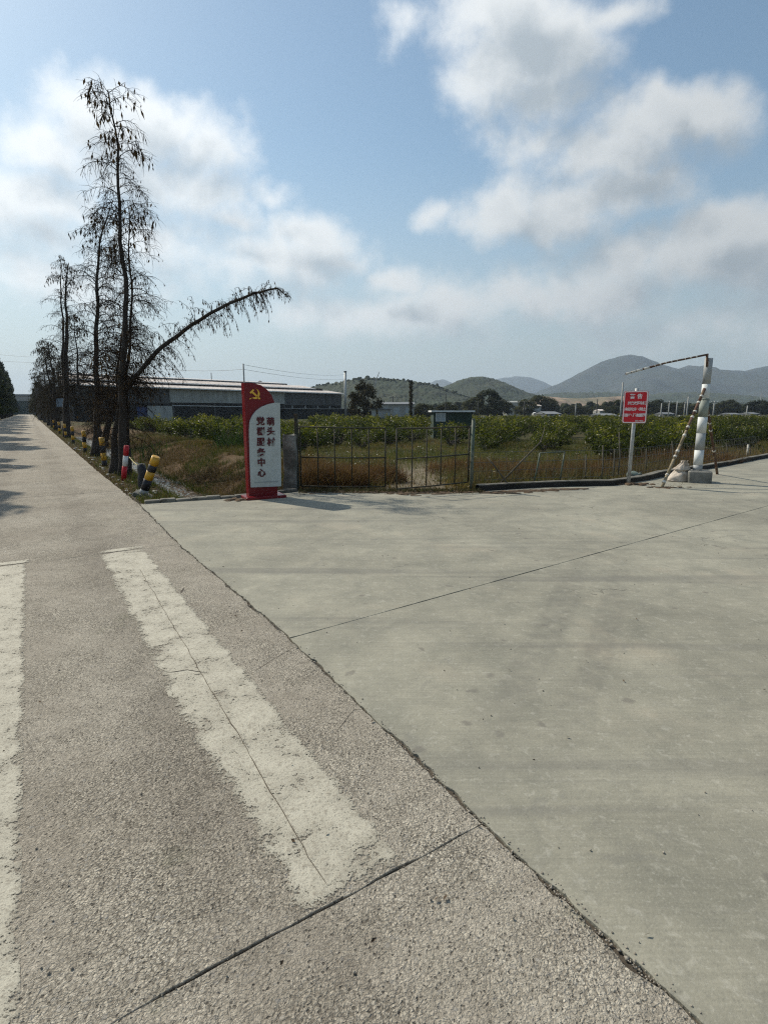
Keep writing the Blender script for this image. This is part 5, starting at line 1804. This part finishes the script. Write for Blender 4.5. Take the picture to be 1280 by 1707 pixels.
def make_sack():
    a = ground_at(1139, 804); c = a + Vector((.0, .17, 0))
    t = empty('woven_sack', c, 'dirty pale woven sack slumped against the concrete block', 'sack')
    m = MB(); nr, ns = 22, 34
    for i in range(nr + 1):
        f = i / nr
        if f < .62:
            g = f / .62; rx = .275 * math.sqrt(max(0, 1 - (g * .92 - .12) ** 2 * .85)) * (1 - .42 * g ** 2.2); z = .27 * g
            ry = rx * .72
        else:
            g = (f - .62) / .38; rx = .155 * (1 - g) ** 1.1 + .035 + .03 * (g > .75) * (g - .75) * 4; ry = rx * .8; z = .27 + .21 * g
        if i == 0: rx, ry = .20, .15
        ox = .08 * max(0, f - .3) + .05 * max(0, f - .62)
        for k in range(ns):
            an = 2 * math.pi * k / ns; d = Vector((math.cos(an), math.sin(an), 0))
            n1 = fbm2(d.x * 1.5 + 4, d.y * 1.5 + z * 6, 5, 4, 1.4)
            pleat = .16 * max(0, f - .4) * math.sin(k * 2.1 + n1 * 5) / .6
            q = 1 + .16 * n1 + pleat
            m.v.append(c + Vector((d.x * rx * q + ox, d.y * ry * q, max(0, z + .035 * n1 * (f > .02)))))
    for i in range(nr):
        for k in range(ns):
            k2 = (k + 1) % ns; m.face((i * ns + k, i * ns + k2, (i + 1) * ns + k2, (i + 1) * ns + k), None, 0, True)
    m.face(tuple(nr * ns + k for k in range(ns))); m.face(tuple(reversed(range(ns))))
    m.build('sack_body', 'woven_sack', t)
    q = c + Vector((.115, 0, .40)); pts = [q + Vector((math.cos(a) * .058, math.sin(a) * .048, .008 * math.sin(a * 3))) for a in np.linspace(0, 6.28, 15)]
    MB().tube(pts, .009, 5).build('tie', 'peeling_tape', t)


make_sack()


# ------------------------------------------------------------------ bollards, stump, rope, small board
def make_bollards():
    def bollard(name, base, H, r, bands, tilt, label, group, plate=True, cap=None):
        t = empty(name, base, label, 'bollard', group)
        n = len(bands); parts = []
        z = 0
        for i, (mt, f) in enumerate(bands):
            z1 = z + f
            m = MB().tube([(0, 0, z * H), (0, 0, z1 * H - .0008)], r, 18); parts.append(('band', m, mt)); z = z1
        m = MB().tube([(0, 0, H), (0, 0, H + .006), (0, 0, H + .010)], [r, r * .96, r * .6], 18); parts.append(('cap', m, cap or bands[-1][0]))
        if plate:
            parts.append(('base_plate', MB().box((-r * 1.9, -r * 1.7, -.09), (r * 2.6, r * 1.7, .005), None, 0, .015), 'old_concrete'))
        for nm, m, mt in parts:
            o = bpy.data.objects.new(nm, m.mesh(nm, mt)); COL.objects.link(o); o.parent = t
        t.rotation_euler = tilt
        return t
    Y, K = 'bollard_yellow', 'bollard_black'
    std = [(K, .22), (Y, .26), (K, .25), (Y, .27)]
    bollard('bollard', ground_at(239, 823, .02), .80, .080, [('pole_grey', .12), (K, .28), (Y, .22), (K, .17), (Y, .21)], (math.radians(6), math.radians(25), 0), 'yellow and black bollard tilted over on its lifted concrete base', 'striped bollards along the verge', True, 'bollard_yellow')
    bollard('bollard', ground_at(206, 801, -.03), .84, .058, [('bollard_red', .42), ('bollard_white', .30), ('bollard_red', .28)], (0, math.radians(10), 0), 'slim red and white bollard in front of the tall cypress', 'striped bollards along the verge', False)
    labs = ['upright yellow and black bollard with a pipe at its foot', 'yellow and black bollard just before the forked cypress', 'yellow and black bollard, second beyond the forked cypress', 'yellow and black bollard close before the blue roadside board',
            'yellow and black bollard beside the foot of the blue roadside board', 'yellow and black bollard, first beyond the blue roadside board', 'yellow and black bollard, farthest one visible']
    for i, s in enumerate((18.4, 25.3, 32.5, 39, 47.5, 58)):
        p = RF(s, 1.82 + .05 * ((i * 3) % 3 - 1), 0); p.z = land(p.x, p.y)[0]
        bollard('bollard', p, .87, .076, std, (math.radians(1.5 * math.sin(i * 3)), math.radians(-1.5 * math.cos(i * 2)), 0), labs[i], 'striped bollards along the verge', False)
    # black stump behind the tilted bollard
    b = at(239, 812, 11.6); b.z = land(b.x, b.y)[0]
    s = empty('tree_stump', b, 'black charred stump just behind the tilted bollard', 'stump')
    m = MB(); tz = at(239, 773, 11.6).z
    pts = [b + Vector((.012 * math.sin(i * 2), 0, -.1 + (tz - b.z + .1) * i / 6)) for i in range(7)]
    m.tube(pts, [.13, .115, .10, .098, .095, .09, .075], 11); m.build('stump_body', 'bollard_black', s)
    # frayed rope from the red and white bollard to the stump
    r0 = at(216, 762, 12.8); r1 = at(240, 775, 11.55)
    rp = [r0.lerp(r1, f) + Vector((0, 0, -.08 * math.sin(f * math.pi) + .01 * math.sin(f * 40))) for f in np.linspace(0, 1, 14)]
    tag(MB().tube(rp, .011, 6).build('frayed_rope', 'rope_yellow'), 'frayed pale rope strung from the red and white bollard to the stump', 'rope')
    p = ground_at(184, 777, -.02); q = ground_at(196, 784, -.02)
    pp = empty('white_pipe', p, 'short white pipe lying at the foot of an upright bollard', 'pipe')
    MB().tube([p, q], .045, 12).build('pipe_body', 'bollard_white', pp)
    # small blue board
    b = RF(43.6, 1.95, -.08)
    t = empty('road_board', b, 'blank pale blue board on a single post down the verge', 'sign')
    c = at(105, 671, b.y)
    MB().tube([b, Vector((c.x, b.y, c.z))], .045, 8).build('post', 'galvanised', t)
    M = frame((c.x - .42, b.y - .06), (1, .12))
    MB().prism([(0, c.z - .27), (.84, c.z - .30), (.84, c.z + .27), (0, c.z + .30)], M, .03).build('board', 'blue_board', t)
    MB().prism([(.03, c.z - .25), (.81, c.z - .275), (.81, c.z + .245), (.03, c.z + .275)], M @ Matrix.Translation((0, -.006, 0)), .005).build('face', 'blue_board', t)
    # roots and rubbish by the verge: pale stones
    rng = random.Random(12)
    m = MB()
    for i in range(60):
        p = RF(rng.uniform(11, 34), 1.5 + abs(rng.gauss(0, .25)), -.03); m.blob(p, rng.uniform(.015, .05), i, 6, 4, .4, (1.2, 1, .6))
    tag(m.build('verge_stones', 'pale_stone'), kind='stuff')


make_bollards()


# ------------------------------------------------------------------ buildings
def wall_ribs(m, x0, x1, z0, z1, M, pitch=.5, d=.06):
    """trapezoid corrugated sheet in the local plane y=0"""
    x = x0
    while x < x1 - 1e-6:
        xe = min(x + pitch, x1); a, b = x + (xe - x) * .35, x + (xe - x) * .65
        prof = [(x, 0), (x + (xe - x) * .28, 0), (a, -d), (b, -d), (x + (xe - x) * .72, 0), (xe, 0)]
        for (p, q), (r, s) in zip(prof[:-1], prof[1:]):
            m.quad(M @ Vector((p, q, z0)), M @ Vector((r, s, z0)), M @ Vector((r, s, z1)), M @ Vector((p, q, z1)))
        x = xe


def make_factory():
    A = at(116, 641.5, 102.0); B = at(569, 656.5, 154.0)
    d = Vector((B.x - A.x, B.y - A.y, 0)); L = d.length; M = frame((A.x, A.y), d)
    t = empty('factory_shed', (A.x, A.y, -.3), 'long low factory shed with a pale metal roof behind the orchard', 'building')
    def X(px, py=650):   # local x of a photo column on the front plane
        nrm = Vector((d.y, -d.x, 0)).normalized(); q = M.inverted() @ on_plane(px, py, Vector((A.x, A.y, 0)), nrm); return q.x, q.z
    ze = X(400, 650.5)[1]       # eave height
    zb = X(400, 674)[1]
    W = 19.0; K = 1.5
    secs = [(0, X(282)[0], 'tin_dark'), (X(282)[0], X(474)[0], 'tin_pale'), (X(474)[0], L, 'tin_dark')]
    for x0, x1, mt in secs:
        n = max(1, int((x1 - x0) / 4.5))
        for k in range(n):
            a, b = x0 + (x1 - x0) * k / n, x0 + (x1 - x0) * (k + 1) / n
            m = MB(); wall_ribs(m, a + .01, b - .01, zb + (.25 if mt == 'tin_pale' else 0), ze - .05, M); m.build('wall_panel', mt, t)
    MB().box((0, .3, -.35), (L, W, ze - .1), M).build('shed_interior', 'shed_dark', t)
    n = int(L / 9.2)
    for k in range(n + 1):
        x = .15 + (L - .4) * k / n; MB().box((x - .12, .02, -.35), (x + .12, .26, zb + .1), M).build('column', 'tin_dark', t)
    m = MB()
    # two stepped roof sheets with a dark gap between them
    def roof(x0, x1, y0, z0, y1, z1, nm, mt, th=.14):
        m = MB(); x = x0; pitch = 1.1
        while x < x1 - 1e-6:
            xe = min(x + pitch, x1); xm = x + (xe - x) * .16
            for (p, q, h0, h1) in ((x, xm, .05, .05), (xm, xe, 0, 0)):
                m.quad(M @ Vector((p, y0, z0 + h0)), M @ Vector((q, y0, z0 + h0)), M @ Vector((q, y1, z1 + h1)), M @ Vector((p, y1, z1 + h1)))
            x = xe
        m.quad(M @ Vector((x0, y0, z0 - th)), M @ Vector((x1, y0, z0 - th)), M @ Vector((x1, y0, z0)), M @ Vector((x0, y0, z0)))
        m.quad(M @ Vector((x0, y1, z1 - th)), M @ Vector((x0, y0, z0 - th)), M @ Vector((x0, y0, z0)), M @ Vector((x0, y1, z1)))
        m.quad(M @ Vector((x1, y0, z0 - th)), M @ Vector((x1, y1, z1 - th)), M @ Vector((x1, y1, z1)), M @ Vector((x1, y0, z0)))
        m.quad(M @ Vector((x0, y0, z0 - th)), M @ Vector((x0, y1, z1 - th)), M @ Vector((x1, y1, z1 - th)), M @ Vector((x1, y0, z0 - th)))
        r = m.build(nm, mt, t)
        e = MB(); e.box((x0, y0 - .06, z0 - .16), (x1, y0 - .005, z0 + .07), M); e.build('eave_trim', 'tin_edge', r)
    roof(-.6, L + .5, -1.3, ze, W * .30, ze + .95, 'lower_roof', 'tin_roof')
    MB().box((2.0, W * .28, ze + .3), (L - 2.0, W * .32, ze + 1.45), M).build('roof_gap', 'roof_gap', t)
    roof(1.5, L - 5, W * .26, ze + 1.35, W * .55, ze + 2.3, 'upper_roof', 'tin_roof')
    roof(3.0, L - 10.0, W * .58, ze + 2.65, W * .8, ze + 3.1, 'ridge_roof', 'tin_roof')
    m = MB().box((3.2, W * .56, ze), (L - 10.2, W * .79, ze + 2.55), M).build('roof_gap', 'roof_gap', t)
    # low front annexe: pale panel, blue sheet, pipe, long lean-to roof
    x0, z0 = X(243, 676); x1, _ = X(285, 676); MB().box((x0, -.5, -.35), (x1, -.35, z0 - .02), M).build('pale_panel', 'tin_pale', t)
    xb, zb2 = X(226, 678); MB().box((xb, -.55, -.35), (x0 - .1, -.4, zb2), M).build('blue_sheet', 'blue_sheet', t)
    xp0, zp = X(284, 676.0); xp1, _ = X(402, 677); MB().tube([M @ Vector((xp0, -.8, zp)), M @ Vector((xp1, -.8, zp - .1))], .07, 6).build('water_pipe', 'tin_edge', t)
    xl0, zl = X(466, 680.5); 
    MB().box((xl0, -2.2, zl - .12), (L + 6, .2, zl), M).build('lean_to_roof', 'far_concrete', t)
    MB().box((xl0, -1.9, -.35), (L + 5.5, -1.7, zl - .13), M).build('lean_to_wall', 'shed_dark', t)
    for k in range(5):
        x = xl0 + 3 + k * (L - xl0) / 5; MB().box((x, -1.2, zl), (x + .25, -.9, zl + .7), M).build('stub_column', 'far_concrete', t)


make_factory()


def small_building(name, label, px0, px1, ytop, D, depth, wall, roof, pitch=.0, over=.15, ybase=None, group=None, windows=0, angle=0.0):
    a, b = at(px0, ytop, D), at(px1, ytop, D); w = b.x - a.x; H = a.z
    M = frame((a.x, D), (math.cos(angle), math.sin(angle)))
    t = empty(name, (a.x, D, -.3), label, 'building', group)
    wl = MB().box((0, 0, -.4), (w, depth, H - .12), M).build('wall', wall, t)
    m = MB(); o = over
    if pitch:
        for s in (0, 1):
            y0, y1 = (-o, depth / 2) if s == 0 else (depth + o, depth / 2)
            m.quad(M @ Vector((-o, y0, H - .12)), M @ Vector((w + o, y0, H - .12)), M @ Vector((w + o, y1, H + pitch)), M @ Vector((-o, y1, H + pitch)))
        m.tri(M @ Vector((-o * .5, 0, H - .12)), M @ Vector((-o * .5, depth, H - .12)), M @ Vector((-o * .5, depth / 2, H + pitch - .02)))
        m.tri(M @ Vector((w + o * .5, 0, H - .12)), M @ Vector((w + o * .5, depth, H - .12)), M @ Vector((w + o * .5, depth / 2, H + pitch - .02)))
        m.box((-o, -o - .02, H - .24), (w + o, -o + .05, H - .10), M)
    else:
        m.box((-o, -o, H - .118), (w + o, depth + o, H), M)
    m.build('roof', roof, t)
    for k in range(windows):
        x = w * (k + .5) / windows; win = MB().box((x - w * .12 / windows * 2, -.03, H * .30), (x + w * .12 / windows * 2, -.003, H * .72), M).build('window', 'window_glass', t)
    return t, M, w, H


def make_buildings():
    # dark green shed in the orchard with a white metal roof
    t, M, w, H = small_building('field_shed', 'small dark green shed with a white metal roof among the orchard shrubs', 723, 787, 684.0, 40, 2.6, 'shed_green', 'tin_edge', 0, .18)
    fr = MB(); x0 = w * .06; x1 = w * .30; z0, z1 = H - .75, H - .22
    wi = MB().box((x0, -.025, z0), (x1, -.003, z1), M).build('window', 'window_glass', t)
    for a, b, c, e in ((x0 - .03, x1 + .03, z0 - .03, z0), (x0 - .03, x1 + .03, z1, z1 + .03), (x0 - .03, x0, z0, z1), (x1, x1 + .03, z0, z1), ((x0 + x1) / 2 - .02, (x0 + x1) / 2 + .02, z0, z1)):
        MB().box((a, -.045, c), (b, -.027, e), M).build('frame', 'tin_edge', wi)
    MB().box((w * .36, -.02, -.3), (w * .39, -.003, H - .15), M).build('corner_trim', 'tin_dark', t)
    specs = [('low_building', 'grey low building with a dark roof left of the vine-covered mast', 632, 690, 672.5, 130, 8, 'far_concrete', 'tile_grey', .4), ('low_hut', 'small white hut in front of the grey low building', 619, 626, 681, 80, 2, 'tin_pale', 'tin_dark', 0),
             ('low_hut', 'pale grey hut just left of the grey low building front', 630, 651, 681, 84, 3, 'far_concrete', 'tile_grey', 0), ('far_house', 'pale far house in front of the round hill', 846, 868, 670, 260, 10, 'tin_pale', 'tin_pale', .6),
             ('far_house', 'long pale house below the clump before the bare slope', 878, 902, 676, 250, 8, 'far_concrete', 'tin_roof', .5), ('greenhouse', 'low grey greenhouse right behind the orchard edge', 911, 935, 689, 140, 12, 'tin_dark', 'tile_grey', .5),
             ('far_house', 'small white far house left of the grey greenhouse', 893, 901, 690, 170, 5, 'tin_pale', 'tin_edge', .5), ('long_shed', 'long shed with a blue grey roof left of the warning board', 1004, 1030, 691.5, 130, 9, 'tin_dark', 'tile_grey', .35),
             ('far_house', 'pale far house above the long shed, left of the warning board', 1000, 1016, 684, 240, 8, 'far_concrete', 'tin_roof', .5), ('far_house', 'flat grey far house right of the striped pole', 1218, 1236, 690, 200, 8, 'tin_dark', 'tile_grey', .4),
             ('far_house', 'grey far house at the right edge, beyond the plain', 1252, 1266, 689, 210, 8, 'tin_dark', 'tile_grey', .4), ('far_house', 'low pale house behind the leaning prop', 1106, 1124, 689, 220, 8, 'tin_dark', 'tile_grey', .4)]
    for nm, lab, a, b, y, D, dep, wm, rm, pi in specs:
        small_building(nm, lab, a, b, y, D, dep, wm, rm, pi, .25, windows=3 if (b - a) > 15 else 1, group='scattered buildings across the plain')
    # pale embankment that closes the plain
    m = MB(); a = at(800, 694, 118); b = at(1500, 694, 118)
    M = frame((a.x, 118), (1, 0)); m.box((0, 0, -.5), (b.x - a.x, .3, a.z), M)
    w_ = empty('field_wall', (a.x, 118, -.3), 'long pale low wall at the far edge of the orchard', 'wall')
    m.build('wall_run', 'far_concrete', w_)
    for k in range(22):
        x = a.x + (b.x - a.x) * k / 21; MB().box((x - .12, 117.9, -.5), (x + .12, 118.4, a.z + .25)).build('pier', 'far_concrete', w_)
    # dark green building that closes the road
    D = 292
    a, b = at(-60, 650, D), at(75, 650, D)
    t = empty('road_end_building', (a.x, D, -.3), 'dark green building with a grey band across the far end of the road', 'building')
    z = lambda y: at(40, y, D).z
    M = frame((a.x, D), (1, 0)); w = b.x - a.x
    MB().box((0, 0, -.3), (w, 10, z(668)), M).build('wall', 'far_green_wall', t)
    MB().box((-.2, -.4, z(668) + .01), (w + .2, 10.2, z(660)), M).build('band', 'far_concrete', t)
    MB().box((-.5, -.8, z(660) + .01), (w + .5, 10.5, z(657)), M).build('eave', 'tile_grey', t)
    for k in range(7):
        x = w * (k + .5) / 7; MB().box((x - .9, -.05, z(684)), (x + .9, -.003, z(672)), M).build('window', 'shed_dark', t)


make_buildings()


# ------------------------------------------------------------------ poles, masts and wires
def make_poles():
    def pole(px, ytop, D, r, label, mat='pole_concrete', arms=1, group='utility poles across the plain', name='utility_pole', lean=0.0):
        tp = at(px, ytop, D); b = Vector((tp.x, D, -.4))
        t = empty(name, b, label, 'pole', group)
        MB().tube([b, b.lerp(tp, .5), tp + Vector((lean, 0, 0))], [r, r * .85, r * .7], 9).build('shaft', mat, t)
        for k in range(arms):
            z = tp.z - .3 - .7 * k
            ar = MB().box((tp.x - .75 + lean, D - .05, z - .05), (tp.x + .75 + lean, D + .05, z + .05)).build('crossarm', 'pole_dark', t)
            for x in (-.65, 0, .65): MB().tube([(tp.x + x + lean, D, z + .05), (tp.x + x + lean, D, z + .22)], .035, 5).build('insulator', 'pole_white', ar)
        return tp
    pa = pole(405.5, 606, 62, .11, 'slim utility pole rising behind the village sign', 'pole_concrete', 0)
    pole(352, 621, 160, .14, 'short dark stub pole above the factory roof', 'pole_dark', 0)
    # tall chimney pipe
    tp = at(575.5, 620, 150); b = Vector((tp.x - .1, 150, -.4))
    t = empty('chimney_pipe', b, 'tall grey chimney pipe at the end of the factory shed', 'chimney')
    MB().tube([b, tp], [.36, .32], 12).build('flue', 'galvanised', t)
    MB().tube([tp + Vector((0, 0, .0)), tp + Vector((0, 0, .25))], [.39, .39], 12).build('rim', 'pole_dark', t)
    # vine-covered mast
    tp = at(685, 634, 92); b = Vector((tp.x, 92, -.4))
    t = empty('vine_mast', b, 'dark mast wrapped in dead vines in front of the wooded hill', 'mast')
    MB().tube([b, tp], [.16, .12], 8).build('shaft', 'pole_dark', t)
    MB().box((tp.x - .45, 91.9, tp.z - .25), (tp.x + .25, 92.1, tp.z + .05)).build('crossarm', 'pole_dark', t)
    m = MB(); rng = random.Random(44)
    for i in range(900):
        z = b.z + (tp.z - b.z) * rng.random(); a = rng.uniform(0, 6.28); r = .14 + abs(rng.gauss(0, .12)); p = Vector((tp.x + math.cos(a) * r, 92 + math.sin(a) * r, z))
        hang_leaf(m, p, rng.uniform(.15, .4), .06, rng, tuple(x * rng.uniform(.6, 1.4) for x in (.05, .045, .03)))
    m.build('vines', 'far_leaf', t)
    pl = [(655, 660, 150, 'thin pole right of the rounded brown tree'), (743, 655, 170, 'thin pole above the green shed roof'), (797, 668, 150, 'thin pole left of the dark rounded tree in the plain'), (874, 668, 160, 'thin pole below the right flank of the round hill'),
          (960, 672, 160, 'thin pole under the middle of the bare slope'), (996, 665, 140, 'dark pole between the bare slope and the warning board'), (1038.5, 637, 70, 'pale slim pole directly left of the warning board'),
          (1103, 672, 120, 'first of the pale poles between the warning board and the prop'), (1116, 668, 128, 'second of the pale poles between the warning board and the prop'), (1129, 669, 136, 'third of the pale poles between the warning board and the prop'),
          (1142, 670, 144, 'fourth of the pale poles, just left of the prop'), (1147.5, 661, 96, 'tallest pale pole, just left of the prop'), (1191, 668, 120, 'pale pole immediately right of the striped pole'), (1246, 676, 120, 'pale pole at the right edge of the plain')]
    for i, (px, yt, D, lab) in enumerate(pl):
        dark = px in (655, 743, 797, 996, 874)
        pole(px, yt, D, .085 + .0006 * D, lab, 'pole_dark' if dark else 'pole_concrete', 1 if D > 95 and i % 2 == 0 else 0)
    # antenna mast on the foothill
    tp = at(1269, 656, 300); b = Vector((tp.x, 300, -.4)); t = empty('antenna_mast', b, 'slender pale antenna mast at the right edge below the mountain', 'mast')
    MB().tube([b, tp], [.3, .12], 6).build('shaft', 'pole_concrete', t)
    # crane jib on the wooded hill
    a, c_ = at(626, 634, 560), at(630.5, 626, 560); t = empty('crane', a, 'tiny crane with a raised jib on the wooded hill', 'crane')
    MB().tube([a - Vector((0, 0, 6)), a], .5, 5).build('mast', 'pole_concrete', t); MB().tube([a, at(629, 628, 560), at(632, 620, 560)], .4, 5).build('jib', 'pole_concrete', t)
    # overhead wires
    def wire(p, q, sag, label):
        pts = [p.lerp(q, f) - Vector((0, 0, sag * 4 * f * (1 - f))) for f in np.linspace(0, 1, 24)]
        tag(MB().tube(pts, .016, 4).build('overhead_wire', 'wire'), label, 'wire', 'overhead wires')
    wire(at(250, 612, 75), pa - Vector((0, 0, .6)), .3, 'upper overhead wire left of the slim pole behind the sign')
    wire(pa - Vector((0, 0, .6)), at(575, 632, 150), .5, 'overhead wire from the slim pole to the chimney pipe')
    wire(pa - Vector((0, 0, .1)), at(575, 624, 150), .6, 'upper overhead wire from the slim pole to the chimney pipe')
    wire(at(-80, 578, 120), at(115, 596, 90), .6, 'upper overhead wire crossing the road at the far left')
    wire(at(-80, 590, 120), at(115, 604, 90), .6, 'lower overhead wire crossing the road at the far left')
    wire(at(743, 658, 170), at(996, 668, 140), 1.0, 'overhead wire between two thin poles in the plain')


make_poles()


# ------------------------------------------------------------------ air
def make_haze():
    q = bpy.data.materials.new('haze_air'); q.use_nodes = True; t = q.node_tree; t.nodes.clear(); n = NT(t)
    out = n.node('ShaderNodeOutputMaterial')
    v = n.node('ShaderNodeVolumePrincipled', {'Color': (.62, .74, .90, 1), 'Density': .00016, 'Anisotropy': .2})
    t.links.new(v.outputs[0], out.inputs['Volume'])
    MATS['haze_air'] = q
    o = MB().box((-7400, -7400, -6), (7400, 7400, 420)).build('haze', 'haze_air')
    tag(o, kind='stuff')


make_haze()
